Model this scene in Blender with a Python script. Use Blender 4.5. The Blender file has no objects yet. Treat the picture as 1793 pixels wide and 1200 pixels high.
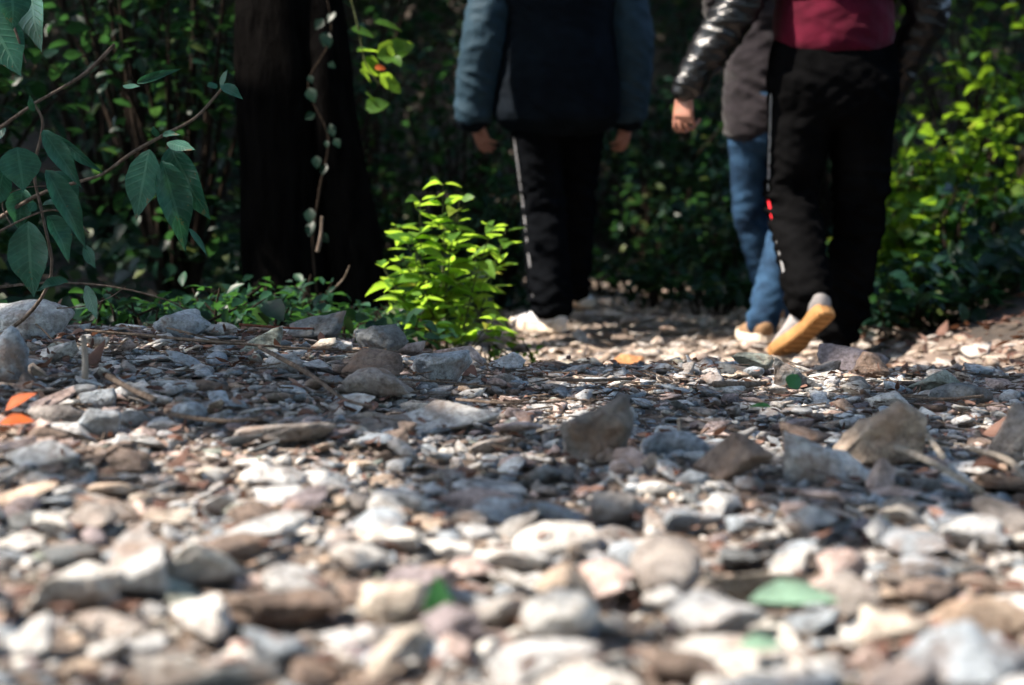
import bpy, bmesh, math, random
import numpy as np
from mathutils import Vector, Matrix, noise as mnoise

C = bpy.context.scene
COL = C.collection
R = math.radians

# ------------------------------------------------------------------ camera
CAMZ, FPX, PITCH = 0.34, 2490.3, R(3.906)
cam_d = bpy.data.cameras.new('camera')
cam = bpy.data.objects.new('camera', cam_d)
COL.objects.link(cam)
cam.location = (0, 0, CAMZ)
cam.rotation_euler = (R(90) - PITCH, 0, 0)
cam_d.lens = 50
cam_d.sensor_width = 36
cam_d.clip_start = 0.02
cam_d.clip_end = 300
cam_d.dof.use_dof = True
cam_d.dof.focus_distance = 2.75
cam_d.dof.aperture_fstop = 2.6
cam_d.dof.aperture_blades = 7
C.camera = cam

# ------------------------------------------------------------------ light
SUN_EL, SUN_AZ = R(50), (-0.97, -0.25)            # the sun stands left of the view
_n = math.hypot(*SUN_AZ)
SUN = Vector((SUN_AZ[0] / _n * math.cos(SUN_EL), SUN_AZ[1] / _n * math.cos(SUN_EL), math.sin(SUN_EL)))
w = bpy.data.worlds.new('World')
C.world = w
w.use_nodes = True
nt = w.node_tree
sky = nt.nodes.new('ShaderNodeTexSky')
sky.sky_type = 'NISHITA'
sky.sun_disc = False
sky.sun_elevation = SUN_EL
sky.sun_rotation = math.atan2(SUN.x, SUN.y)
nt.nodes['Background'].inputs[1].default_value = 0.15
nt.links.new(sky.outputs[0], nt.nodes['Background'].inputs[0])
sd = bpy.data.lights.new('sun', 'SUN')
sun = bpy.data.objects.new('sun', sd)
COL.objects.link(sun)
sd.energy = 2.15
sd.angle = R(0.55)
sd.color = (1.0, 0.90, 0.78)
sun.rotation_euler = (-SUN).to_track_quat('-Z', 'Y').to_euler()
C.view_settings.view_transform = 'Standard'
C.view_settings.look = 'None'
C.view_settings.gamma = 1
C.view_settings.exposure = 3.0
C.cycles.use_denoising = True
C.cycles.max_bounces = 7
C.cycles.diffuse_bounces = 4
C.cycles.transmission_bounces = 4
C.cycles.transparent_max_bounces = 6
C.cycles.sample_clamp_indirect = 6

rng = np.random.default_rng(11)
random.seed(5)

# ------------------------------------------------------------------ helpers
def tag(o, label=None, cat=None, group=None, kind=None):
    if label: o['label'] = label
    if cat: o['category'] = cat
    if group: o['group'] = group
    if kind: o['kind'] = kind
    return o

def empty(name, loc, label, cat, group=None):
    o = bpy.data.objects.new(name, None)
    COL.objects.link(o)
    o.location = loc
    o.empty_display_size = 0.05
    return tag(o, label, cat, group)

def link(name, me, mat=None, parent=None):
    o = bpy.data.objects.new(name, me)
    COL.objects.link(o)
    if mat is not None and not me.materials:
        me.materials.append(mat)
    if parent is not None:
        o.parent = parent
    return o

def np_mesh(name, verts, faces, smooth=True, col=None, rnd=None):
    """verts (n,3); faces (m,k) with k 3 or 4."""
    verts = np.asarray(verts, dtype=np.float32)
    faces = np.asarray(faces, dtype=np.int32)
    me = bpy.data.meshes.new(name)
    k = faces.shape[1]
    me.vertices.add(len(verts))
    me.vertices.foreach_set('co', verts.ravel())
    me.loops.add(faces.size)
    me.loops.foreach_set('vertex_index', faces.ravel())
    me.polygons.add(len(faces))
    me.polygons.foreach_set('loop_start', np.arange(0, faces.size, k, dtype=np.int32))
    me.polygons.foreach_set('loop_total', np.full(len(faces), k, dtype=np.int32))
    me.polygons.foreach_set('use_smooth', np.full(len(faces), smooth))
    me.update(calc_edges=True)
    if col is not None:
        a = me.attributes.new('col', 'FLOAT_COLOR', 'POINT')
        c4 = np.ones((len(verts), 4), dtype=np.float32)
        c4[:, :3] = col
        a.data.foreach_set('color', c4.ravel())
    if rnd is not None:
        a = me.attributes.new('rnd', 'FLOAT', 'POINT')
        a.data.foreach_set('value', np.asarray(rnd, dtype=np.float32))
    return me

def vnoise2(x, y, seed=0):
    """value noise in [-1, 1] for arrays."""
    x = np.asarray(x, dtype=np.float64); y = np.asarray(y, dtype=np.float64)
    xi = np.floor(x).astype(np.int64); yi = np.floor(y).astype(np.int64)
    xf = x - xi; yf = y - yi
    u = xf * xf * (3 - 2 * xf); v = yf * yf * (3 - 2 * yf)
    def h(a, b):
        n = (a * 374761393 + b * 668265263 + seed * 974634777) & 0x7fffffff
        n = ((n ^ (n >> 13)) * 1274126177) & 0x7fffffff
        n = n ^ (n >> 16)
        return (n & 0xffff) / 32767.5 - 1
    a, b = h(xi, yi), h(xi + 1, yi)
    c, d = h(xi, yi + 1), h(xi + 1, yi + 1)
    return (a * (1 - u) + b * u) * (1 - v) + (c * (1 - u) + d * u) * v

def sstep(a, b, x):
    t = np.clip((x - a) / (b - a), 0, 1)
    return t * t * (3 - 2 * t)

# ------------------------------------------------------------------ terrain
_CX = [-3, -1.1, -.48, -.24, 0, .6, 1.1, 3]
_CZ = [.19, .150, .130, .100, .070, .055, .048, .06]
def tz(x, y):
    x = np.asarray(x, dtype=np.float64); y = np.asarray(y, dtype=np.float64)
    c = np.interp(x, _CX, _CZ)
    f = np.interp(y, [-30, .5, 1, 1.5, 2, 2.5, 2.9, 3.1], [0, 0, .1, .35, .6, .84, 1, 1])
    near = c * f
    t = sstep(3.05, 3.95, y)
    far_c = np.interp(y, [3, 4.9, 5.5, 9, 12], [-.04, -.035, .0, .13, .2])
    far_l = np.interp(y, [3, 4.5, 9], [.055, .05, .12])
    wl = sstep(-.05, -.35, x)
    far = far_c * (1 - wl) + far_l * wl
    z = near * (1 - t) + far * t
    # right bank, left bank, hill behind
    z = z + .34 * np.clip(x - 1.15 - .06 * (y - 4), 0, 6) * sstep(3.3, 5.2, y)
    z = z + .22 * np.clip(-1.0 - x, 0, 6) * sstep(3.4, 5.0, y)
    hs = 8.6 + .5 * vnoise2(x * .7, x * 0 + 3.3, 4)
    hill = np.clip(y - hs, 0, 9)
    z = z + .75 * hill
    z = z + .012 * vnoise2(x * 5, y * 5, 1) + .006 * vnoise2(x * 14, y * 14, 2)
    z = z + .10 * sstep(6, 9, y) * vnoise2(x * 1.3, y * 1.3, 3)
    return z

def path_mask(x, y):
    """True on the gravel track."""
    wob = .12 * vnoise2(y * 1.1, y * 0 + 7.7, 9)
    left = np.interp(y, [0, 2.9, 3.4, 4.5, 9], [-2.2, -2.0, -.25, -.12, .0]) + wob
    right = np.interp(y, [0, 3, 4.5, 6, 9], [2.5, 2.3, 1.55, 1.35, 1.3]) + wob
    return (x > left) & (x < right) & (y < 8.9)

_fw = Vector((0, math.cos(PITCH), -math.sin(PITCH)))
_up = Vector((0, math.sin(PITCH), math.cos(PITCH)))
def ray(px, py):
    return _fw + Vector((1, 0, 0)) * ((px - 896.5) / FPX) + _up * ((600 - py) / FPX)
def at(px, py, D):
    d = ray(px, py)
    return Vector((0, 0, CAMZ)) + d * (D / d.y)
def ground(px, py, start=.6):
    """first place where the sight line through that point of the photo meets the ground"""
    d = ray(px, py)
    ys = np.arange(start, 14, .01)
    P = np.array([[d.x / d.y, 1, d.z / d.y]]) * ys[:, None]
    zz = tz(P[:, 0], P[:, 1])
    hit = np.nonzero(P[:, 2] + CAMZ < zz)[0]
    i = hit[0] if len(hit) else len(ys) - 1
    return Vector((P[i, 0], P[i, 1], zz[i]))

# ------------------------------------------------------------------ materials
def new_mat(name):
    m = bpy.data.materials.new(name)
    m.use_nodes = True
    t = m.node_tree
    return m, t, t.nodes['Principled BSDF'], t.links
def node(t, typ, **kw):
    n = t.nodes.new(typ)
    for k, v in kw.items():
        setattr(n, k, v)
    return n
def ramp(t, stops, interp='LINEAR'):
    r = t.nodes.new('ShaderNodeValToRGB')
    r.color_ramp.interpolation = interp
    els = r.color_ramp.elements
    while len(els) < len(stops): els.new(.5)
    for e, (p, c) in zip(els, stops):
        e.position = p
        e.color = c if len(c) == 4 else (*c, 1)
    return r
def tex_noise(t, L, scale, detail=4, rough=.55, vec=None):
    n = t.nodes.new('ShaderNodeTexNoise')
    n.inputs['Scale'].default_value = scale
    n.inputs['Detail'].default_value = detail
    n.inputs['Roughness'].default_value = rough
    if vec: L.new(vec, n.inputs['Vector'])
    return n
def mixc(t, L, fac, a, b, mode='MIX'):
    m = t.nodes.new('ShaderNodeMix'); m.data_type = 'RGBA'; m.blend_type = mode
    for s, v in ((m.inputs[0], fac), (m.inputs[6], a), (m.inputs[7], b)):
        if isinstance(v, (int, float)): s.default_value = v
        elif isinstance(v, tuple): s.default_value = v if len(v) == 4 else (*v, 1)
        else: L.new(v, s)
    return m.outputs[2]

def stone_mat(name, source):
    m, t, b, L = new_mat(name)
    geo = node(t, 'ShaderNodeNewGeometry').outputs['Position']
    if source == 'object':
        base = node(t, 'ShaderNodeObjectInfo').outputs['Color']
    else:
        a = node(t, 'ShaderNodeAttribute'); a.attribute_name = 'col'
        base = a.outputs['Color']
    n1 = tex_noise(t, L, 22, 5, .6, geo)
    r1 = ramp(t, [(.30, (.50, .46, .44)), (.5, (1, 1, 1)), (.72, (1.3, 1.28, 1.25))])
    L.new(n1.outputs[0], r1.inputs[0])
    c = mixc(t, L, 1.0, base, r1.outputs[0], 'MULTIPLY')
    n2 = tex_noise(t, L, 95, 6, .7, geo)
    r2 = ramp(t, [(.36, (.38, .34, .32)), (.50, (1, 1, 1)), (.66, (1.5, 1.5, 1.5))])
    L.new(n2.outputs[0], r2.inputs[0])
    c = mixc(t, L, .7, c, r2.outputs[0], 'MULTIPLY')
    # rusty and earthy stains
    n3 = tex_noise(t, L, 13, 3, .6, geo)
    r3 = ramp(t, [(.54, (0, 0, 0)), (.66, (1, 1, 1))])
    L.new(n3.outputs[0], r3.inputs[0])
    f = node(t, 'ShaderNodeMath', operation='MULTIPLY'); L.new(r3.outputs[0], f.inputs[0]); f.inputs[1].default_value = .50
    c = mixc(t, L, f.outputs[0], c, (.21, .125, .08))
    L.new(c, b.inputs['Base Color'])
    b.inputs['Roughness'].default_value = .82
    b.inputs['Specular IOR Level'].default_value = .35
    n4 = tex_noise(t, L, 260, 5, .65, geo)
    n5 = tex_noise(t, L, 60, 6, .65, geo)
    ad = node(t, 'ShaderNodeMath', operation='MULTIPLY_ADD')
    L.new(n4.outputs[0], ad.inputs[0]); ad.inputs[1].default_value = .28; L.new(n5.outputs[0], ad.inputs[2])
    bp = node(t, 'ShaderNodeBump'); bp.inputs['Strength'].default_value = 1; bp.inputs['Distance'].default_value = .011
    L.new(ad.outputs[0], bp.inputs['Height']); L.new(bp.outputs[0], b.inputs['Normal'])
    return m
M_STONE = stone_mat('weathered_stone', 'object')
M_GRAVEL = stone_mat('gravel_stone', 'attr')

def dirt_mat(name, c1, c2, c3):
    m, t, b, L = new_mat(name)
    geo = node(t, 'ShaderNodeNewGeometry').outputs['Position']
    n = tex_noise(t, L, 7, 8, .68, geo)
    r = ramp(t, [(.3, c1), (.5, c2), (.72, c3)])
    L.new(n.outputs[0], r.inputs[0])
    n2 = tex_noise(t, L, 120, 4, .7, geo)
    r2 = ramp(t, [(.35, (.5, .5, .5)), (.65, (1.5, 1.45, 1.4))])
    L.new(n2.outputs[0], r2.inputs[0])
    L.new(mixc(t, L, 1.0, r.outputs[0], r2.outputs[0], 'MULTIPLY'), b.inputs['Base Color'])
    b.inputs['Roughness'].default_value = .95
    bp = node(t, 'ShaderNodeBump'); bp.inputs['Distance'].default_value = .012; bp.inputs['Strength'].default_value = 1
    n3 = tex_noise(t, L, 55, 8, .7, geo)
    L.new(n3.outputs[0], bp.inputs['Height']); L.new(bp.outputs[0], b.inputs['Normal'])
    return m
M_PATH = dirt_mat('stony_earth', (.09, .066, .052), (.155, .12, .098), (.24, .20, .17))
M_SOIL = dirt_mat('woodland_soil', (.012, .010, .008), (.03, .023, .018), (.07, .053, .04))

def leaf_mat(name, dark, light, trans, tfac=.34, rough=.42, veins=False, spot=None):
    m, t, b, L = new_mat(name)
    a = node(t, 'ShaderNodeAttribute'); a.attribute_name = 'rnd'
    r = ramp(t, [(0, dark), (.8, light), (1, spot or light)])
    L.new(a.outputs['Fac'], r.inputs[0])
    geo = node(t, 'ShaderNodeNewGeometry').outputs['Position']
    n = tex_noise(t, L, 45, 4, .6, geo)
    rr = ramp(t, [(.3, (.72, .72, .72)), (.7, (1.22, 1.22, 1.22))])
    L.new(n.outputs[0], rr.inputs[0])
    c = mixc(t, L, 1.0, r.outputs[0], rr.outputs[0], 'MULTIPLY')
    L.new(c, b.inputs['Base Color'])
    b.inputs['Roughness'].default_value = rough
    b.inputs['Specular IOR Level'].default_value = .22
    tr = node(t, 'ShaderNodeBsdfTranslucent')
    k = mixc(t, L, 1.0, trans, rr.outputs[0], 'MULTIPLY')
    k2 = mixc(t, L, .35, k, c, 'MIX')
    L.new(k2, tr.inputs[0])
    mx = node(t, 'ShaderNodeMixShader'); mx.inputs[0].default_value = tfac
    L.new(b.outputs[0], mx.inputs[1]); L.new(tr.outputs[0], mx.inputs[2])
    L.new(mx.outputs[0], t.nodes['Material Output'].inputs[0])
    if veins:
        bp = node(t, 'ShaderNodeBump'); bp.inputs['Distance'].default_value = .002; bp.inputs['Strength'].default_value = .5
        lc = node(t, 'ShaderNodeAttribute'); lc.attribute_name = 'leafco'
        sx = node(t, 'ShaderNodeSeparateXYZ'); L.new(lc.outputs['Vector'], sx.inputs[0])
        def mth(op, a_, b_=None, c_=None):
            n_ = node(t, 'ShaderNodeMath', operation=op)
            for s_, v_ in zip(n_.inputs, (a_, b_, c_)):
                if v_ is None: continue
                if isinstance(v_, (int, float)): s_.default_value = v_
                else: L.new(v_, s_)
            return n_.outputs[0]
        au = mth('ABSOLUTE', sx.outputs[0])
        ph = mth('MULTIPLY_ADD', au, -.16, sx.outputs[1])
        sv = mth('POWER', mth('ABSOLUTE', mth('SINE', mth('MULTIPLY', ph, 34.0))), 14.0)
        rib = mth('LESS_THAN', au, .07)
        ve = mth('MAXIMUM', mth('MULTIPLY', sv, .45), rib)
        L.new(ve, bp.inputs['Height']); L.new(bp.outputs[0], b.inputs['Normal'])
        c3 = mixc(t, L, mth('MULTIPLY', ve, .45), c, (.10, .22, .15))
        # brown tips and spots
        n6 = tex_noise(t, L, 60, 3, .6, geo)
        sp = mth('GREATER_THAN', mth('MULTIPLY_ADD', sx.outputs[1], .22, n6.outputs[0]), .80)
        c3 = mixc(t, L, mth('MULTIPLY', sp, .8), c3, (.13, .085, .045))
        L.new(c3, b.inputs['Base Color'])
    return m
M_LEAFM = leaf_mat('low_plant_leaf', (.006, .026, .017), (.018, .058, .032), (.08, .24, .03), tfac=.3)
M_LEAF = leaf_mat('shaded_undergrowth_leaf', (.003, .015, .010), (.010, .036, .022), (.05, .15, .03), spot=(.07, .09, .02))  # leaf green darkened to stand for the shade of the wood
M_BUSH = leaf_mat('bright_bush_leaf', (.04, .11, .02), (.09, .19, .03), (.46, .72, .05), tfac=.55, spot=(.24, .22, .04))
M_LEAFB = leaf_mat('sunlit_bush_leaf', (.010, .035, .014), (.032, .08, .02), (.38, .66, .03), tfac=.40, spot=(.22, .26, .03))  # brighter leaf colour, painted as sunlight on the sunny plants
M_LEAFT = leaf_mat('lance_leaf', (.012, .065, .048), (.028, .10, .070), (.05, .20, .05), tfac=.26, rough=.36, veins=True)
M_CROWN = leaf_mat('crown_leaf', (.025, .06, .02), (.05, .10, .03), (.12, .25, .03), tfac=.22)
M_DEAD = leaf_mat('dead_leaf', (.060, .030, .024), (.16, .090, .068), (.26, .10, .04), tfac=.15, rough=.75, spot=(.30, .22, .17))
M_ORANGE = leaf_mat('orange_leaf', (.36, .06, .015), (.42, .10, .02), (.7, .16, .02), tfac=.4, rough=.6)
M_MINT = leaf_mat('pale_leaf', (.15, .25, .18), (.20, .31, .23), (.25, .45, .2), tfac=.25, rough=.6)
M_GREEN = leaf_mat('fallen_green_leaf', (.025, .10, .035), (.04, .13, .05), (.15, .5, .06), tfac=.35, rough=.35)

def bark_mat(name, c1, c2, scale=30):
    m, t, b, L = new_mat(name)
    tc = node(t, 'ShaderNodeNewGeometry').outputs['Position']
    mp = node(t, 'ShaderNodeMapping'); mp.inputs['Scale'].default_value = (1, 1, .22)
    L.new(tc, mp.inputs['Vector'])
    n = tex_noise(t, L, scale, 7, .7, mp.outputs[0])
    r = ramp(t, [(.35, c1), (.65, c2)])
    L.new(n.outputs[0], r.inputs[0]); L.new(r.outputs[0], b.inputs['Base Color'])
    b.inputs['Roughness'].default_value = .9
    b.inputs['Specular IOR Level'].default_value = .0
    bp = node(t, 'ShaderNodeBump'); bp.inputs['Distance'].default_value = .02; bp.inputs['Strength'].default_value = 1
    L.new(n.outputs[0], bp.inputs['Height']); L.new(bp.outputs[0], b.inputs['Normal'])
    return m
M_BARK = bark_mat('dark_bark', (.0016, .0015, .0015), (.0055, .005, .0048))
M_TWIG = bark_mat('twig_bark', (.10, .075, .06), (.24, .19, .155), 90)
M_DARKTWIG = bark_mat('dark_twig', (.014, .011, .009), (.045, .034, .027), 90)
M_PALE = bark_mat('bleached_wood', (.28, .24, .20), (.48, .42, .36), 90)
M_STEM = bark_mat('green_stem', (.05, .06, .03), (.12, .13, .06), 60)
M_REDBARK = bark_mat('red_bark', (.13, .04, .03), (.28, .11, .07), 90)

def cloth_mat(name, col, rough=.85, bump=.4, sheen=.0, spec=.06, var=.25, scale=700, col2=None, dist=.0015):
    m, t, b, L = new_mat(name)
    geo = node(t, 'ShaderNodeTexCoord').outputs['Object']
    n = tex_noise(t, L, 9, 5, .6, geo)
    c2 = col2 or tuple(min(1, v * (1 + 2 * var)) for v in col)
    r = ramp(t, [(.35, tuple(v * (1 - var) for v in col)), (.68, c2)])
    L.new(n.outputs[0], r.inputs[0]); L.new(r.outputs[0], b.inputs['Base Color'])
    b.inputs['Roughness'].default_value = rough
    b.inputs['Specular IOR Level'].default_value = spec
    b.inputs['Sheen Weight'].default_value = sheen
    bp = node(t, 'ShaderNodeBump'); bp.inputs['Distance'].default_value = dist; bp.inputs['Strength'].default_value = bump
    n2 = tex_noise(t, L, scale, 3, .6, geo)
    L.new(n2.outputs[0], bp.inputs['Height']); L.new(bp.outputs[0], b.inputs['Normal'])
    return m
M_JACKET = cloth_mat('navy_jacket', (.0035, .0055, .0085), .8, .4, .0, .04, scale=260)
M_SLEEVE = cloth_mat('sunlit_blue_sleeve', (.019, .037, .053), .6, .5, .0, .06, var=.15)  # sleeves coloured lighter than the torso to stand for sunlight
M_BLACK = cloth_mat('black_cloth', (.003, .0034, .0042), .9, .4, .0, .0)
M_TRACK = cloth_mat('black_track_cloth', (.0030, .0030, .0032), .9, .4, 0, .0)
M_LEATHER = cloth_mat('black_leather', (.006, .006, .007), .24, .7, 0, .5, scale=120, dist=.004)
M_MAROON = cloth_mat('maroon_knit', (.06, .003, .012), .9, .5, .1)
M_JEANS = cloth_mat('blue_denim', (.006, .018, .042), .85, .6, .0, .1, var=.4, col2=(.025, .062, .12))
M_GREYTOP = cloth_mat('mauve_grey_cloth', (.011, .009, .011), .8, .5, .1, var=.3)
M_WHITE = cloth_mat('white_piping', (.62, .62, .64), .6, .3, 0)
M_GREYPIPE = cloth_mat('grey_piping', (.22, .22, .23), .6, .3, 0)
M_RED = cloth_mat('red_piping', (.55, .02, .03), .6, .3, 0)
M_SHOEW = cloth_mat('white_canvas', (.60, .60, .62), .7, .3, 0, var=.1)
M_SHOEG = cloth_mat('grey_shoe', (.16, .15, .15), .7, .4, 0)
M_SHOET = cloth_mat('tan_suede', (.20, .12, .065), .8, .4, .1)
M_SOLET = cloth_mat('tan_rubber', (.27, .14, .055), .6, .5, 0, scale=160, dist=.003)
M_SOLEW = cloth_mat('cream_rubber', (.62, .52, .42), .65, .3, 0)
M_HAIR = cloth_mat('dark_hair', (.012, .009, .007), .45, .8, 0, .5, scale=90, dist=.006)
def skin_mat():
    m, t, b, L = new_mat('skin')
    geo = node(t, 'ShaderNodeTexCoord').outputs['Object']
    n = tex_noise(t, L, 30, 4, .6, geo)
    r = ramp(t, [(.35, (.24, .10, .068)), (.68, (.37, .18, .13))])
    L.new(n.outputs[0], r.inputs[0]); L.new(r.outputs[0], b.inputs['Base Color'])
    b.inputs['Roughness'].default_value = .5
    b.inputs['Subsurface Weight'].default_value = .12
    b.inputs['Subsurface Radius'].default_value = (.01, .004, .002)
    return m
M_SKIN = skin_mat()
M_EYE = cloth_mat('eye_white', (.5, .48, .45), .2, 0, 0)

# ------------------------------------------------------------------ ground and path
def build_ground():
    xs = np.concatenate([-np.geomspace(70, 3.2, 34), np.arange(-3.1, 3.1, .035), np.geomspace(3.2, 70, 34)])
    ys = np.concatenate([-np.geomspace(40, .2, 20), np.arange(0, 6, .035), np.arange(6, 18, .12), np.geomspace(18.2, 90, 22)])
    X, Y = np.meshgrid(xs, ys)
    Z = tz(X, Y)
    V = np.stack([X.ravel(), Y.ravel(), Z.ravel()], 1)
    nx, ny = len(xs), len(ys)
    i = np.arange((ny - 1) * nx).reshape(ny - 1, nx)[:, :-1].ravel()
    F = np.stack([i, i + 1, i + nx + 1, i + nx], 1)
    cx = V[F].mean(1)
    on = path_mask(cx[:, 0], cx[:, 1]) & (cx[:, 1] > -2)
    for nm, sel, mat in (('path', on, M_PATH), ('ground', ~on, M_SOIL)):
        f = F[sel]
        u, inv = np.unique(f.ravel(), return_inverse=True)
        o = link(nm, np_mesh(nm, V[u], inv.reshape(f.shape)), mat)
        tag(o, kind='structure')
build_ground()

# ------------------------------------------------------------------ stones
def ico(level):
    bm = bmesh.new()
    bmesh.ops.create_icosphere(bm, subdivisions=level, radius=1)
    V = np.array([v.co[:] for v in bm.verts])
    F = np.array([[v.index for v in f.verts] for f in bm.faces])
    bm.free()
    return V, F
ICO = {l: ico(l) for l in (1, 2, 3, 4)}

def broken_rock(level, seed, rough=.5):
    """a broken stone: the hull of a few random points, edges slightly worn"""
    r_ = np.random.default_rng(seed + 900)
    bm = bmesh.new()
    npt = int(r_.integers(8, 13))
    for _ in range(npt):
        n = r_.normal(size=3); n /= np.linalg.norm(n)
        bm.verts.new(n * r_.uniform(.8, 1.1))
    bmesh.ops.convex_hull(bm, input=bm.verts[:])
    for v in [v for v in bm.verts if not v.link_faces]: bm.verts.remove(v)
    bmesh.ops.subdivide_edges(bm, edges=bm.edges[:], cuts={2: 1, 3: 3, 4: 8}[level], use_grid_fill=True)
    bmesh.ops.triangulate(bm, faces=bm.faces[:])
    for _ in range({2: 0, 3: 1, 4: 2}[level]):
        bmesh.ops.smooth_vert(bm, verts=bm.verts[:], factor=.5, use_axis_x=True, use_axis_y=True, use_axis_z=True)
    bmesh.ops.recalc_face_normals(bm, faces=bm.faces[:])
    bm.verts.index_update()
    V = np.array([v.co[:] for v in bm.verts]); F = np.array([[v.index for v in f.verts] for f in bm.faces])
    bm.free()
    off = r_.uniform(0, 100, 3)
    if level > 2:
        # sunken pits and ledges as well as bumps
        dd = np.array([.16 * mnoise.noise(Vector(v * 1.9 + off)) + .09 * (abs(mnoise.noise(Vector((v[0] * 4, v[1] * 4, v[2] * 9)) + Vector(off))) - .25)
                       + .035 * mnoise.noise(Vector(v * 12 + off)) for v in V])
        V = V * (1 + dd * (rough * 2))[:, None]
    V -= V.mean(0)
    V /= np.abs(V).max(0)
    return V, F

def rock_shape(level, seed, angular=.6, rough=.5):
    """a stone of unit half size: a ball cut by planes, then roughened"""
    r_ = np.random.default_rng(seed)
    if angular >= .5 and level > 1:
        return broken_rock(level, seed, rough)
    D, F = ICO[level]
    D = D / np.linalg.norm(D, axis=1)[:, None]
    r = np.ones(len(D))
    for _ in range(int(7 + 8 * angular)):
        n = r_.normal(size=3); n /= np.linalg.norm(n)
        o = r_.uniform(.97 - .50 * angular, 1.0)
        d = D @ n
        k = d > .05
        r[k] = np.minimum(r[k], o / d[k])
    V = D * r[:, None]
    off = r_.uniform(0, 100, 3)
    if level >= 2:
        amp = (.10, .045, .02) if level > 2 else (.10, .04, 0)
        dd = np.array([amp[0] * mnoise.noise(Vector(v * 1.7 + off)) + amp[1] * mnoise.noise(Vector(v * 4.5 + off))
                       + (amp[2] * mnoise.noise(Vector(v * 11 + off)) if amp[2] else 0) for v in V])
        V = V * (1 + dd * (rough * 2))[:, None]
    V /= np.abs(V).max(0)
    return V, F
PROTO = {l: [rock_shape(l, 40 + i, [.35, .6, .95, .8, .7][i % 5]) for i in range(n)] for l, n in ((1, 12), (2, 30), (3, 40))}
PROTO[4] = [rock_shape(4, 400 + i, [.4, .6, .95, .9, .8, .7][i % 6]) for i in range(48)]
STONE_ME = [np_mesh('stone', v, f) for v, f in PROTO[4]]
for me in STONE_ME: me.materials.append(M_STONE)

PAL0 = {  # real stone colours
    'bluish grey': (.23, .27, .31), 'pale grey': (.36, .36, .36), 'off white': (.43, .41, .38), 'dark grey': (.11, .12, .125),
    'tan': (.40, .29, .20), 'pinkish': (.42, .30, .26), 'brown': (.17, .115, .085), 'grey brown': (.24, .205, .18), 'cream': (.45, .38, .30),
    'greenish grey': (.20, .23, .19), 'rust': (.40, .19, .08), 'purple grey': (.19, .15, .16)}
PAL = {k: tuple(.28 * (sum(v) / 3) + .72 * c for c in v) if k != 'rust' else v for k, v in PAL0.items()}
PALK = ['bluish grey', 'pale grey', 'off white', 'dark grey', 'tan', 'pinkish', 'brown', 'grey brown', 'cream', 'greenish grey', 'purple grey']
PALW = np.array([.16, .22, .16, .06, .05, .09, .06, .12, .04, .02, .04]); PALW /= PALW.sum()

HERO, UNIQ = [], []
def short_name(l):
    w = l.replace(',', ' ,').split()
    stop = {',', 'in', 'at', 'on', 'of', 'with', 'right', 'left', 'behind', 'below', 'beside', 'under', 'lying', 'leaning', 'shaped', 'before', 'just', 'cut', 'rising', 'tipped', 'near', 'from', 'among', 'sloping'}
    out = []
    for i, x in enumerate(w):
        if x in stop and out and out[-1] in ('stone', 'rock', 'boulder', 'slab', 'block', 'pebble', 'wedge', 'one'): break
        if x == ',': break
        out.append(x)
        if x in ('stone', 'rock', 'boulder', 'slab', 'block', 'pebble', 'wedge'): break
    return ' '.join(out[:6])
occupied = []   # (x, y, r) of stones put by hand
def hero(px, py, wpx, hpx, colour, label, depth=.75, seed=None, D=None, rz=0., tilt=0., pts=None, sink=.03, shift=0, ang=.6, tiltx=0, dark=1.):
    """a named stone whose middle shows at (px, py) in the photo, standing on the ground there"""
    g = ground(px, py + hpx * .42) if D is None else None
    if D is not None:
        p = at(px, py, D); g = Vector((p.x, p.y, float(tz(p.x, p.y))))
    s = g.y / FPX
    w_, h_ = wpx * s, hpx * s * 1.12
    seed = seed if seed is not None else int(px * 7 + py)
    d_ = w_ * depth
    if pts is None:
        V, F = rock_shape(4, seed, max(ang, .5) if ang > .25 else ang)
        V = V * np.array([w_ / 2, d_ / 2, h_ / 2])
    else:
        # outline in the photo, given thickness: hull of front and back outlines
        bm = bmesh.new()
        for (u, v_, dy) in pts:
            bm.verts.new((u * w_, dy * w_, v_ * h_))
        bmesh.ops.convex_hull(bm, input=bm.verts[:])
        bmesh.ops.triangulate(bm, faces=bm.faces[:])
        me0 = bpy.data.meshes.new('tmp'); bm.to_mesh(me0); bm.free()
        me0 = remesh(me0, max(w_, h_) / 34, 3)
        V = np.array([v.co[:] for v in me0.vertices]); F = None
        off = seed * .37
        N = np.array([v.normal[:] for v in me0.vertices])
        sc = 1 / max(w_, h_)
        dd = np.array([.05 * mnoise.noise(Vector(v * sc * 3) + Vector((off, 0, 0))) + .025 * mnoise.noise(Vector(v * sc * 9) + Vector((off, 3, 0))) for v in V])
        V = V + N * (dd / sc)[:, None]
    if pts is None:
        me = np_mesh('stone', V, F)
    else:
        me0.vertices.foreach_set('co', V.astype(np.float32).ravel()); me0.update()
        me = me0
        for p in me.polygons: p.use_smooth = True
    me.materials.clear(); me.materials.append(M_STONE)
    o = link('stone', me)
    c = at(px, py, g.y)
    # foot of the stone just in the ground
    zmin = V[:, 2].min()
    o.location = (c.x, g.y + shift, g.z - zmin - sink * h_)
    o.rotation_euler = (tiltx, tilt, rz)
    k = PAL[colour]
    j = dark * (1 + .12 * (random.random() - .5))
    o.color = (*[v * j for v in k], 1)
    tag(o, label, 'stone', 'stones lying on the track')
    occupied.append((c.x, g.y + shift, max(w_, d_) * .42))
    HERO.append((c.x, g.y + shift, short_name(label)))
    return o

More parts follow.
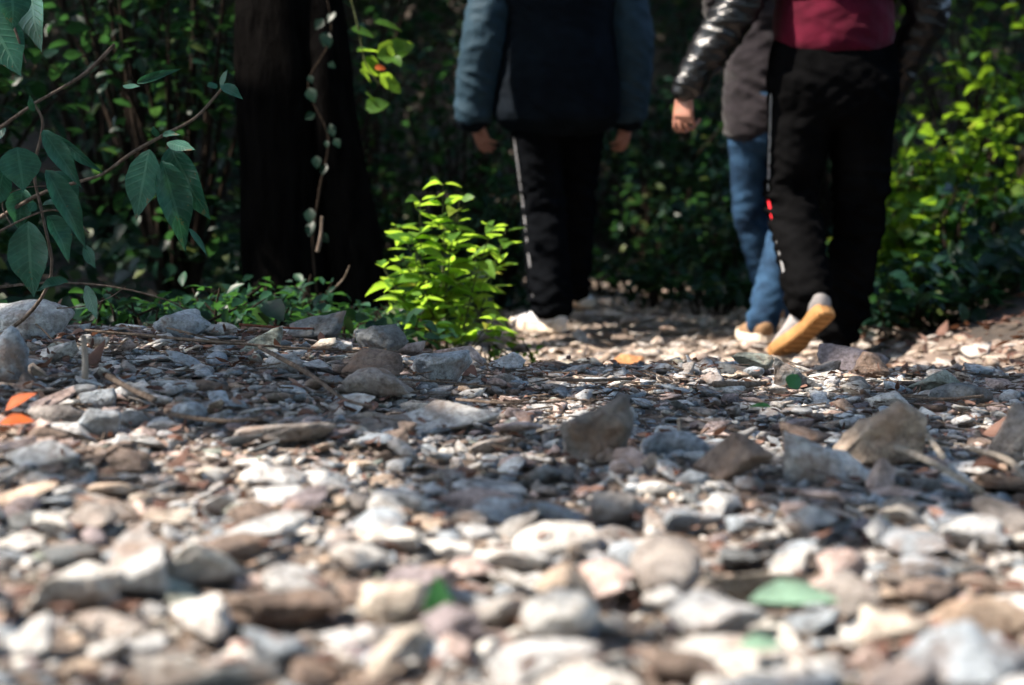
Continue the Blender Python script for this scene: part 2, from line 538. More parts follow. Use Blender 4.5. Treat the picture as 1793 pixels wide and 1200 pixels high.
def remesh(me, voxel, smooth=2):
    o = bpy.data.objects.new('tmp', me)
    COL.objects.link(o)
    m = o.modifiers.new('r', 'REMESH'); m.mode = 'VOXEL'; m.voxel_size = voxel; m.adaptivity = 0
    if smooth:
        s = o.modifiers.new('s', 'SMOOTH'); s.iterations = smooth; s.factor = .5
    dg = bpy.context.evaluated_depsgraph_get()
    dg.update()
    out = bpy.data.meshes.new_from_object(o.evaluated_get(dg))
    bpy.data.objects.remove(o); bpy.data.meshes.remove(me)
    return out

H = hero
H(50, 540, 175, 72, 'pale grey', 'big pale grey boulder at the left end of the ridge, sloping down to the right', .8, D=2.95, tilt=.22)
H(322, 562, 105, 52, 'bluish grey', 'bluish grey rounded rock with a rusty rim, on the ridge under the hanging leaves', D=2.95)
H(455, 580, 82, 48, 'greenish grey', 'pointed slab tipped up to the right on the left ridge', D=2.8,
  pts=[(-.5, -.4, -.2), (-.5, -.4, .2), (.5, .5, -.15), (.5, .5, .15), (.35, -.4, -.3), (.35, -.4, .3), (0, .2, -.2), (0, .2, .2)])
H(552, 566, 115, 56, 'dark grey', 'dark pitted rock at the foot of the dark tree trunk', D=3.1)
H(660, 590, 112, 66, 'dark grey', 'rounded dark boulder with white flecks, left of the bright bush', D=3.0, ang=.35)
H(592, 600, 52, 34, 'pale grey', 'small pale stone leaning on the left side of the flecked boulder', D=2.9)
H(12, 630, 75, 92, 'bluish grey', 'tall bluish grey stone cut off by the left edge of the photo', seed=5)
H(652, 644, 128, 56, 'brown', 'rough brown rock with a crumbly top, just behind the arched slab')
H(655, 680, 140, 52, 'grey brown', 'arched flat slab with a dark hollow under it', seed=9,
  pts=[(-.5, -.15, -.2), (-.5, -.15, .3), (.5, -.3, -.2), (.5, -.3, .3), (0, .5, -.15), (-.15, .48, .3), (.2, .4, .2), (-.3, .2, -.25), (.35, .1, -.25), (0, -.15, -.1)], sink=-.15)
H(770, 650, 115, 64, 'bluish grey', 'peaked bluish grey rock below the bright bush', .8, ang=.9)
H(800, 612, 98, 36, 'pinkish', 'flat pinkish stone on the ridge under the bright bush', D=3.05)
H(560, 648, 70, 26, 'pale grey', 'knobbly pale stone left of the crumbly brown rock')
H(880, 634, 100, 44, 'pale grey', 'pale grey stone at the top of the ridge, middle of the photo')
H(1003, 630, 112, 42, 'dark grey', 'dark blurred rock lying behind the ridge, right of the bush', D=3.75, ang=.4)
H(1105, 622, 68, 28, 'rust', 'flat orange brown stone on the sunlit gravel between the walkers', D=4.3, ang=.3)
H(1045, 765, 124, 112, 'grey brown', 'dark upright block with a slanting grey top in the middle of the track', seed=77, dark=.55, sink=.04,
  pts=[(-.5, .10, -.2), (-.48, .0, .35), (-.46, -.45, -.15), (-.40, -.45, .3), (.42, .5, -.1), (.5, .42, .3), (.5, -.05, -.2), (.47, -.1, .3), (.33, -.5, -.2), (.33, -.5, .25), (-.2, -.42, -.3), (.2, .32, -.28), (-.42, .1, -.28), (.42, .02, -.32)])
H(1062, 806, 50, 34, 'grey brown', 'small grey stone in front of the dark upright block')
H(765, 725, 225, 66, 'off white', 'broad whitish pitted slab in front of the arched slab', .6, sink=.25)
H(690, 770, 55, 42, 'brown', 'small dark brown stone at the left front of the whitish slab')
H(1305, 806, 180, 86, 'brown', 'lumpy dark brown rock between the upright block and the grey wedge', .7, ang=.8)
H(1400, 775, 125, 56, 'brown', 'low brown rock lying behind the lumpy dark one, under the green leaf', .7)
H(1530, 788, 180, 108, 'tan', 'tan brown wedge rising to the right, tallest rock of the right foreground', seed=31, D=1.96, sink=.06, dark=.85,
  pts=[(-.5, -.45, -.15), (-.48, -.45, .25), (.25, .48, -.15), (.30, .5, .25), (.5, .30, -.1), (.5, .2, .3), (.45, -.3, -.15), (.4, -.5, .3), (-.1, .18, -.15), (-.1, .18, .25), (.1, -.35, -.2)])
H(1458, 852, 172, 92, 'pale grey', 'grey three cornered slab with a flat face, in front of the tan wedge', seed=12, D=1.82, sink=.05,
  pts=[(-.5, .45, 0), (-.5, .40, .2), (-.5, -.45, -.1), (-.45, -.45, .25), (.5, -.4, -.15), (.5, -.45, .2), (.15, .05, .0), (.1, .1, .2)])
H(1545, 842, 62, 66, 'pinkish', 'small rounded pinkish stone leaning against the tan wedge')
H(1780, 752, 92, 118, 'grey brown', 'tall grey brown boulder cut off by the right edge of the photo', ang=.4)
H(1680, 700, 118, 46, 'dark grey', 'smooth dark stone shaped like a short log, near the right edge', .5, ang=.25)
H(1490, 638, 140, 62, 'purple grey', 'purple grey rough rock on the ridge before the black trousers', D=3.2, ang=.8)
H(1528, 656, 72, 48, 'brown', 'brown stone leaning on the right of the purple grey rock', D=3.05)
H(1636, 668, 100, 52, 'greenish grey', 'greenish grey angular rock on the ridge, behind the log shaped stone', ang=.9)
H(1320, 656, 84, 52, 'greenish grey', 'small domed greenish stone below the raised tan shoe', D=3.05, ang=.3)
H(1398, 664, 86, 56, 'dark grey', 'leaning dark slab with a sharp edge below the raised tan shoe', seed=3,
  pts=[(-.5, .5, 0), (-.45, .3, .3), (-.5, -.4, 0), (-.4, -.5, .3), (.5, -.4, 0), (.5, -.5, .3), (0, .1, -.05), (.05, .1, .3)])
H(1450, 655, 60, 34, 'grey brown', 'small grey brown stone left of the purple grey rock', D=3.1)
H(330, 728, 66, 38, 'bluish grey', 'smooth rounded bluish pebble below the long twigs on the left', ang=.2)
H(100, 737, 104, 54, 'grey brown', 'blocky grey brown stone right of the orange leaf', ang=.5)
H(180, 750, 88, 66, 'bluish grey', 'bluish slab leaning right, beside the blocky stone near the orange leaf', ang=.9)
H(500, 762, 180, 44, 'grey brown', 'long low grey brown ridge shaped stone, left of the whitish slab', .5)
H(170, 705, 70, 40, 'bluish grey', 'bluish stone just behind the leaning slab on the left')
H(240, 690, 90, 40, 'pale grey', 'pale angular stone in the shade among the twigs on the left', ang=.9)
H(500, 640, 55, 26, 'bluish grey', 'small bluish stone beside the long twigs')
H(350, 985, 175, 100, 'off white', 'largest white sunlit stone in the left foreground', .8, ang=.45)
H(130, 1040, 180, 80, 'off white', 'whitish stone left of and in front of the largest white one', .7)
H(690, 1062, 140, 76, 'cream', 'cream sunlit stone with an orange side, left of the upright green leaf', .6, ang=.4)
H(475, 1148, 115, 90, 'bluish grey', 'round bluish stone at the bottom of the photo, left of the middle', ang=.3)
H(500, 1075, 270, 90, 'brown', 'long dark brown arched rock behind the round bluish stone', .45, ang=.5)
H(800, 1105, 130, 90, 'purple grey', 'dark purplish stone right of the upright green leaf', ang=.6)
H(1190, 918, 150, 54, 'bluish grey', 'pale bluish flat stone in the middle foreground', .6)
H(1000, 1050, 130, 95, 'tan', 'orange tan peaked stone with a pale pebble before it', ang=.9)
H(1012, 1080, 60, 44, 'cream', 'pale pebble lying before the orange tan peaked stone', ang=.2)
H(1330, 1035, 220, 66, 'cream', 'long cream stone in the right foreground behind the mint leaf', .5, ang=.5)
H(1490, 1058, 115, 92, 'grey brown', 'blocky olive grey stone at the right end of the long cream stone', ang=.5)
H(1240, 1098, 210, 88, 'pale grey', 'flat smooth grey stone left of the mint leaf', .7, ang=.5)
H(1610, 1003, 105, 50, 'bluish grey', 'pale bluish white stone with a dark hollow beneath on the right', .6)
H(1550, 1112, 165, 72, 'cream', 'rounded cream stone right of the mint leaf', .6, ang=.3)
H(1690, 1160, 250, 110, 'bluish grey', 'large bluish stone in the bottom right corner', .7, ang=.4)
H(1180, 1170, 190, 80, 'brown', 'brown stone at the bottom edge under the flat grey stone', .6)
H(950, 1160, 210, 75, 'pale grey', 'pale grey flat stone at the bottom edge, middle of the photo', .6)
H(300, 1180, 260, 80, 'off white', 'wide whitish stone on the bottom edge below the largest white one', .6)
H(60, 1120, 150, 80, 'pale grey', 'pale stone near the bottom left corner', .6)
H(830, 872, 190, 42, 'pinkish', 'long flat pinkish stone in the middle foreground behind the blurred ones', .5)
H(620, 985, 140, 60, 'off white', 'whitish stone right of the largest white one', .7)
H(1080, 900, 120, 55, 'grey brown', 'grey brown stone with a dark right end, left of the pale bluish flat one', .7)
H(1280, 985, 110, 45, 'dark grey', 'dark grey flat stone under the edge of a pale slab, right foreground', .7)
H(1700, 940, 120, 60, 'pale grey', 'pale grey rounded stone near the right edge, in front of the split stick', .7, ang=.3)
H(900, 985, 150, 55, 'off white', 'off white stone in the centre of the blurred foreground', .7)

# darts: the other stones of the track
def scatter():
    X, Y, RR = [], [], []
    for x, y, r in occupied:
        X.append(x); Y.append(y); RR.append(r)
    n_hand = len(X)
    X = list(X); arrX = np.zeros(90000); arrY = np.zeros(90000); arrR = np.zeros(90000)
    arrX[:n_hand], arrY[:n_hand], arrR[:n_hand] = X, Y, RR
    n = n_hand
    g = np.random.default_rng(3)
    def throw(count, r0, r1, y0, y1, ov, tries=3, wide=.47):
        nonlocal n
        ys = np.sqrt(g.uniform(y0 ** 2, y1 ** 2, count * tries))
        xs = g.uniform(-1, 1, count * tries) * (wide * ys * .82 + .50)
        rs = g.uniform(r0, r1, count * tries)
        ok = path_mask(xs, ys)
        acc = 0
        for x, y, r in zip(xs[ok], ys[ok], rs[ok]):
            lo = arrX[:n] - x; lo2 = arrY[:n] - y
            if np.any(lo * lo + lo2 * lo2 < (ov * (arrR[:n] + r)) ** 2):
                continue
            arrX[n], arrY[n], arrR[n] = x, y, r
            n += 1; acc += 1
            if acc >= count: break
    throw(250, .023, .040, .75, 1.6, .74, 8)
    throw(85, .024, .036, 1.6, 2.3, .78, 8)
    throw(190, .020, .036, 2.2, 3.2, .74, 8)
    throw(1000, .016, .027, .7, 3.5, .66, 8)
    throw(3700, .010, .016, .7, 3.6, .62, 7)
    throw(9000, .0055, .010, .8, 3.5, .56, 4)
    throw(700, .022, .045, 3.5, 8.8, .75, 5)
    throw(3600, .011, .022, 3.5, 8.8, .66, 3)
    return arrX[n_hand:n], arrY[n_hand:n], arrR[n_hand:n]
SX, SY, SR = scatter()
SZ = tz(SX, SY)
N = len(SX)
g = np.random.default_rng(8)
colk = g.choice(len(PALK), N, p=PALW)
asp = g.uniform(.55, .95, N); flat = np.clip(g.normal(.40, .15, N), .18, .9)
rzs = g.uniform(0, 2 * np.pi, N); tx = g.normal(0, .22, N); ty = g.normal(0, .22, N)
lift = g.uniform(-.25, .55, N) * SR
elong = 1.15 + .55 * g.random(N)
flat = np.where(SY > 3.6, flat * .72, flat)
rank = np.argsort(-(SR / SY) * (SY < 3.6) * (SY > 1.0) * (np.abs(SX) < .355 * SY))
solo = set(rank[:235].tolist())

def rotm(rz, rx, ry):
    return (Matrix.Rotation(rz, 3, 'Z') @ Matrix.Rotation(rx, 3, 'X') @ Matrix.Rotation(ry, 3, 'Y'))
def where_words(x, y):
    px = 896.5 + FPX * x / y
    side = 'left' if px < 600 else ('middle' if px < 1200 else 'right')
    band = 'blurred foreground' if y < 1.35 else ('nearer track' if y < 2.0 else ('sharp middle stretch' if y < 2.7 else 'ridge top'))
    return side, band
buckets = {}
for i in range(N):
    c = np.array(PAL[PALK[colk[i]]]) * g.uniform(.8, 1.2)
    if SY[i] > 3.6: c = c * .55 + np.array((.44, .35, .27)) * .45      # painted warmer and paler beyond the crest, for the sunlit band
    pos = (SX[i], SY[i], SZ[i] + lift[i] + SR[i] * flat[i] * .35)
    Rm = rotm(rzs[i], tx[i], ty[i])
    sc = (SR[i] * elong[i], SR[i] * asp[i] * 1.05, SR[i] * flat[i])
    if i in solo:
        o = link('stone', STONE_ME[int(g.integers(len(STONE_ME)))])
        o.matrix_world = Matrix.Translation(pos) @ Rm.to_4x4() @ Matrix.Diagonal((*sc, 1))
        o.color = (*c, 1)
        if i == rank[0] or not UNIQ:
            from collections import Counter
            cn = Counter(h[2] for h in HERO)
            UNIQ[:] = [h for h in HERO if cn[h[2]] == 1 and len(h[2].split()) >= 3]
        hd = [(math.hypot((hx - SX[i]) / SY[i] * 1.0, (hy - SY[i]) / SY[i] * .45), hx, hy, hn) for hx, hy, hn in UNIQ]
        _, hx, hy, hn = min(hd)
        ddx, ddy = (SX[i] - hx) / SY[i], (SY[i] - hy) / SY[i] * .35
        if abs(ddx) > abs(ddy): rel = 'right of' if ddx > 0 else 'left of'
        else: rel = 'behind' if ddy > 0 else 'in front of'
        szw = 'large' if SR[i] > .031 else ('medium' if SR[i] > .024 else 'small')
        shape = 'flat' if flat[i] < .38 else ('chunky' if flat[i] > .52 else 'low')
        nm = PALK[colk[i]]
        tag(o, f'{szw} {shape} {nm} stone {rel} the {hn}', 'stone', 'stones lying on the track')
    else:
        lv = 1 if (SR[i] / SY[i] < .0045) else 2
        if SY[i] < 2.2 and SR[i] > .012: lv = 3
        buckets.setdefault(lv, []).append((i, pos, np.array(Rm), sc, c))
VV, FF, CC, base = [], [], [], 0
for lv, lst in buckets.items():
    for (i, pos, Rm, sc, c) in lst:
        v, f = PROTO[lv][i % len(PROTO[lv])]
        VV.append((v * sc) @ Rm.T + pos); FF.append(f + base); CC.append(np.tile(c, (len(v), 1))); base += len(v)
# fine grit
NG = 20000
gy = np.sqrt(g.uniform(.7 ** 2, 3.6 ** 2, NG)); gx = g.uniform(-1, 1, NG) * (.39 * gy + .3)
v1, f1 = PROTO[1][0]
for i in range(NG):
    r = g.uniform(.002, .0055)
    v, f = PROTO[1][i % 12]
    a = g.uniform(0, 6.28); ca, sa = math.cos(a), math.sin(a)
    v = v * (r * 1.3, r, r * .7)
    v = np.stack([v[:, 0] * ca - v[:, 1] * sa, v[:, 0] * sa + v[:, 1] * ca, v[:, 2]], 1)
    VV.append(v + (gx[i], gy[i], float(0))); FF.append(f + base); base += len(v)
    CC.append(np.tile(np.array(PAL[PALK[g.choice(len(PALK), p=PALW)]]) * g.uniform(.6, 1.1), (len(v), 1)))
_gz = tz(gx, gy)
for k in range(NG):
    VV[len(VV) - NG + k][:, 2] += _gz[k] + .001
grav = link('gravel', np_mesh('gravel', np.concatenate(VV), np.concatenate(FF), col=np.concatenate(CC)), M_GRAVEL)
tag(grav, 'loose grey, white and pinkish gravel covering the track between the larger stones', 'gravel', kind='stuff')
del VV, FF, CC

# ------------------------------------------------------------------ tubes, leaves
def catmull(P, n):
    P = np.asarray(P, dtype=float)
    if len(P) < 3 or n <= 1: return P
    Q = np.vstack([2 * P[0] - P[1], P, 2 * P[-1] - P[-2]])
    out = []
    for i in range(1, len(Q) - 2):
        for t in np.linspace(0, 1, n, endpoint=False):
            a, b_, c, d = Q[i - 1], Q[i], Q[i + 1], Q[i + 2]
            out.append(.5 * ((2 * b_) + (-a + c) * t + (2 * a - 5 * b_ + 4 * c - d) * t * t + (-a + 3 * b_ - 3 * c + d) * t ** 3))
    out.append(P[-1])
    return np.array(out)

def loft(rows, sub=6, seg=16, ref=(1, 0, 0), cap=True):
    """rows (x, y, z, rx, ry): elliptical rings along a curve, closed with round ends; returns verts, quads/tris lists"""
    Pn = catmull(rows, sub)
    Cn, r1, r2 = Pn[:, :3], np.maximum(Pn[:, 3], .0008), np.maximum(Pn[:, 4], .0008)
    T = np.gradient(Cn, axis=0)
    T /= np.linalg.norm(T, axis=1)[:, None] + 1e-9
    if cap:
        addC, addr1, addr2, addT = [], [], [], []
        def ends(i, sgn):
            cs, a1, a2 = [], [], []
            for th in (75, 50, 25):
                k = math.sin(R(th)); q = math.cos(R(th))
                cs.append(Cn[i] + sgn * T[i] * (q * min(r1[i], r2[i]) * .6)); a1.append(r1[i] * k); a2.append(r2[i] * k)
            return cs, a1, a2
        c0, p0, q0 = ends(0, -1); c1, p1, q1 = ends(len(Cn) - 1, 1)
        Cn2 = np.vstack([c0[::-1], Cn, c1]); r1n = np.concatenate([p0[::-1], r1, p1]); r2n = np.concatenate([q0[::-1], r2, q1])
        T = np.vstack([np.tile(T[0], (3, 1)), T, np.tile(T[-1], (3, 1))])
        Cn, r1, r2 = Cn2, r1n, r2n
    ref = np.array(ref, dtype=float)
    U = ref - T * (T @ ref)[:, None]
    U /= np.linalg.norm(U, axis=1)[:, None] + 1e-9
    W = np.cross(T, U)
    ang = np.linspace(0, 2 * np.pi, seg, endpoint=False)
    V = Cn[:, None, :] + U[:, None, :] * (np.cos(ang)[None, :, None] * r1[:, None, None]) + W[:, None, :] * (np.sin(ang)[None, :, None] * r2[:, None, None])
    n = len(Cn)
    V = V.reshape(-1, 3)
    F = []
    for i in range(n - 1):
        for j in range(seg):
            a = i * seg + j; b_ = i * seg + (j + 1) % seg
            F.append((a, b_, b_ + seg, a + seg))
    ca, cb = len(V), len(V) + 1
    V = np.vstack([V, Cn[0], Cn[-1]])
    for j in range(seg):
        F.append((ca, (j + 1) % seg, j, ca)); F.append((cb, (n - 1) * seg + j, (n - 1) * seg + (j + 1) % seg, cb))
    return V, F

def loft_mesh(name, parts):
    me = bpy.data.meshes.new(name)
    V, F, b_ = [], [], 0
    for v, f in parts:
        V.append(v)
        F += [tuple(x + b_ for x in (q if q[0] != q[3] else q[:3])) for q in f]
        b_ += len(v)
    me.from_pydata([tuple(x) for x in np.vstack(V)], [], F)
    me.polygons.foreach_set('use_smooth', [True] * len(me.polygons))
    me.update()
    return me

def tube(pts, r0, r1, seg=7, wob=0., sub=5, seed=0):
    g_ = np.random.default_rng(seed)
    P = np.array(pts, dtype=float)
    k = np.linspace(0, 1, len(P))
    rows = np.column_stack([P, r0 + (r1 - r0) * k, r0 + (r1 - r0) * k])
    if wob: rows[:, 3:] *= g_.uniform(1 - wob, 1 + wob, (len(P), 1))
    ref = (1, 0, 0)
    d = P[-1] - P[0]
    if abs(d[0]) > .8 * np.linalg.norm(d): ref = (0, 1, 0)
    return loft(rows, sub, seg, ref)

def leaf_template(shape='ovate', low=False):
    if shape == 'ovate': prof = [(0, .04), (.15, .55), (.38, 1), (.62, .86), (.84, .42), (1, .0)]
    elif shape == 'lance': prof = [(t, max(.02, (math.sin(math.pi * t ** .82) ** .9) * (1 - .45 * max(0, t - .6) / .4)) + .02 * math.sin(t * 31)) if t < 1 else (1, 0) for t in np.linspace(0, 1, 17)]
    else: prof = [(0, .1), (.15, .9), (.4, 1), (.7, .75), (.9, .35), (1, 0)]
    if low: prof = [(0, .05), (.3, .95), (.65, .8), (1, 0)]
    n = len(prof)
    V, F = [], []
    for t, w_ in prof:
        drop = -.18 * t * t + (.012 * math.sin(t * 13) if shape == 'lance' else 0)
        V += [(-w_ * .5, t, drop + .10 * w_), (0, t, drop), (w_ * .5, t, drop + .10 * w_)]
    for i in range(n - 1):
        a = 3 * i
        F += [(a, a + 1, a + 4, a + 3), (a + 1, a + 2, a + 5, a + 4)]
    return np.array(V), np.array(F)
LT = {k: leaf_template(k) for k in ('ovate', 'lance', 'round')}
LT['low'] = leaf_template(low=True)

def leaves_mesh(name, P, Dn, Nn, Ln, Wd, rnd, tmpl='low', curl=None):
    """P base points, Dn length direction, Nn upper side, Ln length, Wd width"""
    V0, F0 = LT[tmpl]
    P = np.asarray(P); Dn = np.asarray(Dn, float); Nn = np.asarray(Nn, float)
    Dn = Dn / (np.linalg.norm(Dn, axis=1)[:, None] + 1e-9)
    S = np.cross(Dn, Nn); S /= (np.linalg.norm(S, axis=1)[:, None] + 1e-9)
    Nn = np.cross(S, Dn)
    Ln = np.asarray(Ln)[:, None, None]; Wd = np.asarray(Wd)[:, None, None]
    cz = V0[None, :, 2:3]
    if curl is not None:
        cz = cz * np.asarray(curl)[:, None, None]
    V = P[:, None, :] + S[:, None, :] * V0[None, :, 0:1] * Wd + Dn[:, None, :] * V0[None, :, 1:2] * Ln + Nn[:, None, :] * cz * Ln
    k = len(V0)
    F = (F0[None] + (np.arange(len(P)) * k)[:, None, None]).reshape(-1, 4)
    me = np_mesh(name, V.reshape(-1, 3), F, rnd=np.repeat(rnd, k))
    if len(P) < 400 and tmpl != 'low':
        prof_u = np.tile([-1., 0., 1.], k // 3)
        c = np.column_stack([prof_u, V0[:, 1], np.zeros(k)])
        a = me.attributes.new('leafco', 'FLOAT_VECTOR', 'POINT')
        a.data.foreach_set('vector', np.tile(c, (len(P), 1)).astype(np.float32).ravel())
    return me

def rand_dirs(n, g_, up=0.):
    d = g_.normal(size=(n, 3)); d[:, 2] += up
    return d / np.linalg.norm(d, axis=1)[:, None]

# ------------------------------------------------------------------ where the sun comes through the crowns
_e1 = Vector((0, 0, 1)).cross(SUN).normalized(); _e2 = SUN.cross(_e1).normalized()
E1, E2, SN = np.array(_e1), np.array(_e2), np.array(SUN)
def q2(P):
    P = np.asarray(P, float)
    return np.stack([P @ E1, P @ E2], -1)
LIT = []   # (q0, q1, radius, share lit): gaps in the leaf roof
def lit(p0, p1, r, prob=1.):
    LIT.append((q2(p0), q2(p1), r, prob))
def through(P, pad=0.0, rndv=None):
    """True where a leaf at P would stand in one of the gaps"""
    Q = q2(P)
    out = np.zeros(len(Q), bool)
    dap = .5 + .5 * (vnoise2(Q[:, 0] * 9, Q[:, 1] * 9, 21) * .6 + vnoise2(Q[:, 0] * 22, Q[:, 1] * 22, 22) * .4) * 1.3
    for a, b_, r, pr in LIT:
        d = b_ - a; L2 = float(d @ d) + 1e-9
        t = np.clip(((Q - a) @ d) / L2, 0, 1)
        dist = np.linalg.norm(Q - (a + t[:, None] * d), axis=1)
        out |= (dist < r + pad) & ((pr >= 1) | (dap < pr))
    return out
# gaps
for (x0, y0, x1, y1, r, p) in [
        (-1.0, 1.70, -.25, 1.42, .20, .86), (-.8, 1.27, -.1, 1.22, .18, .78), (-.05, 1.35, .3, 1.25, .09, .7), (-1.1, 2.35, 1.1, 2.45, .30, .50), (-1.0, 2.95, 1.2, 2.95, .24, .50), (-.2, 1.8, .9, 1.7, .22, .42), (-.6, .95, .1, .95, .16, .6), (.0, .98, .5, .98, .13, .6), (.1, 1.22, .6, 1.2, .09, .55),
        (.05, 4.36, 1.15, 4.36, .32, 1), (.2, 4.85, 1.0, 4.8, .18, .95), (.05, 5.12, .5, 5.2, .17, .75), (1.55, 4.75, 2.1, 4.8, .12, .8)]:
    lit((x0, y0, .05), (x1, y1, .05), r, p)
lit((-.2, 3.98, .02), (-.19, 3.98, .60), .28, 1)
lit(at(640, 40, 4.45), at(690, 180, 4.45), .14)
# walkers' left sides
def on_person(px0, py0, px1, py1, D, r, p=1.): lit(at(px0, py0, D), at(px1, py1, D), r, p)
on_person(835, -60, 790, 190, 5.5, .06)
on_person(905, 200, 925, 480, 5.45, .05, .8)
on_person(950, 568, 1010, 515, 5.45, .09)
on_person(1270, 0, 1190, 190, 4.7, .15)
on_person(1258, 110, 1262, 240, 5.15, .05)
on_person(1278, 260, 1300, 420, 5.1, .05)
on_person(1300, 420, 1315, 600, 5.1, .07, .9)
on_person(1345, 110, 1340, 460, 4.65, .06, .8)
on_person(1370, 540, 1400, 630, 4.35, .14)
on_person(1360, 20, 1360, 80, 4.6, .05)
# bushes on the right bank and specks in the wood
lit((1.7, 5.6, .25), (2.6, 6.2, .6), .40, .48)
lit((2.2, 6.4, .7), (2.9, 6.8, 1.3), .34, .42)
lit((1.35, 5.8, .1), (1.5, 5.9, .5), .20, .7)
lit((1.5, 5.8, .25), (1.95, 6.0, .85), .30, .72)
lit((3.0, 7.6, 1.4), (3.3, 8.2, 2.1), .35, .42)
for (px, py, D, r) in [(60, 70, 3.4, .05), (170, 90, 5, .07), (210, 330, 5, .04), (435, 320, 5.2, .05), (230, 545, 3.5, .05), (370, 330, 5.2, .04), (270, 220, 5, .03),
                       (740, 210, 8, .08), (1130, 60, 8.5, .1), (90, 60, 5.5, .05), (1160, 430, 8, .15), (1230, 300, 7.6, .12), (780, 60, 8, .12), (350, 60, 5.6, .06), (540, 500, 3.7, .05)]:
    p = at(px, py, D); lit(p, p, r, .9)

# ------------------------------------------------------------------ trees whose crowns roof the track
TREES = [(-6.0, -1.2), (-4.6, 1.65), (-8.2, 5.6), (-5.4, 8.4), (-9.0, 10.5), (-3.6, 12.2), (1.6, 13.0), (5.2, 10.2), (5.0, 6.6), (-9.5, 1.5), (-.76, 4.85), (-.52, 4.85), (-6.8, -2.2)]
def build_trees():
    g_ = np.random.default_rng(17)
    n = 70000
    P = np.column_stack([g_.uniform(-12.5, 6.5, n), g_.uniform(-6.0, 17, n), g_.uniform(3.6, 8.0, n)])
    # leaf roof shaped to block sun and sky, left open above the near track
    q = P - SN * ((P[:, 2:3] - .1) / SN[2])
    over_path = (q[:, 0] > -3.4) & (q[:, 0] < 5.0) & (q[:, 1] > .1) & (q[:, 1] < 14)
    overhead = (P[:, 1] > 6.2) & (P[:, 0] > -5)
    leftback = (P[:, 0] < -1.0) & (P[:, 1] > 2.4)
    aboveback = (P[:, 1] > 4.1) | (P[:, 1] < -1.5) | (P[:, 0] > 4.8)
    keep = over_path | overhead | leftback | aboveback
    P = P[keep]
    # clumps
    cl = vnoise2(P[:, 0] * .9 + P[:, 2] * .5, P[:, 1] * .9, 31)
    P = P[cl > -.8]
    hole = through(P, .15)
    P = P[~hole]
    T = np.array(TREES)
    d = np.linalg.norm(P[:, None, :2] - T[None], axis=2)
    d[:, 10] += .8; d[:, 11] += .8
    who = d.argmin(1)
    names = ['tree at the far left of the track, its crown overhead', 'tree just left of the frame, its crown over the bushes', 'tree deep in the wood on the left',
             'tree behind the left bushes, its crown over them', 'farthest tree of the wood on the left', 'tree on the hillside behind the dark trunks',
             'tree on the hillside behind the walkers', 'tree on the bank behind the right bushes', 'tree right of the frame on the bank',
             'tree left of the camera in the wood', 'dark thick trunk at the left of the pair beside the track, creeper on its bark',
             'dark trunk right of the pair, leaning left as it rises beside the bright bush', 'tree behind the camera on the left']
    for k, (x, y) in enumerate(TREES):
        L = P[who == k]
        z0 = float(tz(x, y)) - .1
        e = empty('tree', (x, y, z0), 'tall leafy ' + names[k] if k not in (10, 11) else names[k], 'tree', 'trees of the wood')
        if k == 10:
            tr = [(0, 0, -.1, .19, .17), (.0, 0, .15, .16, .15), (-.02, 0, .6, .145, .135), (-.03, .05, 1.2, .145, .13), (-.04, .27, 2.4, .10, .10), (-.1, .45, 4.5, .06, .06)]
        elif k == 11:
            tr = [(.03, 0, -.1, .16, .15), (.0, 0, .12, .115, .11), (-.03, 0, .4, .10, .10), (-.09, 0, .8, .092, .092), (-.15, .05, 1.2, .095, .09), (-.3, .27, 2.4, .08, .08), (-.5, .45, 4.5, .05, .05)]
        else:
            b = .12 + .06 * g_.random()
            tr = [(0, 0, -.1, b * 1.5, b * 1.5), (0, 0, .4, b, b), (g_.normal() * .1, g_.normal() * .1, 2.4, b * .85, b * .85), (g_.normal() * .2, g_.normal() * .2, 5.2, b * .4, b * .4)]
        parts = [loft(tr, 8, 20)]
        tr = np.array(tr)
        if len(L):
            for j in g_.choice(len(L), min(9, len(L)), replace=False):
                a = np.array([np.interp(3.0 + g_.random() * 1.5, tr[:, 2], tr[:, i]) for i in range(3)])
                a[2] = 3.0 + g_.random()
                b_ = L[j] - np.array([x, y, z0])
                seg = np.array([a + (b_ - a) * q for q in np.linspace(0, 1, 12)]) + (x, y, z0)
                if through(seg, .04).any() or through(seg + (0, 0, .3), .04).any(): continue
                parts.append(tube([a, a * .6 + b_ * .4 + (0, 0, .3), b_], .05, .012, 6))
        v = np.vstack([p[0] for p in parts])
        me = loft_mesh('trunk', parts)
        # buttressed bark
        co = np.array([vv.co[:] for vv in me.vertices]); nn = np.array([vv.normal[:] for vv in me.vertices])
        dd = np.array([mnoise.noise(Vector((c[0] * 14, c[1] * 14, c[2] * 2.2 + k * 9))) for c in co]) * .018
        me.vertices.foreach_set('co', (co + nn * dd[:, None]).astype(np.float32).ravel()); me.update()
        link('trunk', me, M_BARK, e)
        if len(L):
            m = len(L)
            Ll = L - np.array([x, y, z0])
            D_ = rand_dirs(m, g_); N_ = rand_dirs(m, g_, 1.4)
            sz = g_.uniform(.22, .36, m)
            link('crown', leaves_mesh('crown', Ll - D_ * sz[:, None] * .5, D_, N_, sz, sz * .62, g_.random(m) * .8), M_CROWN, e)
build_trees()

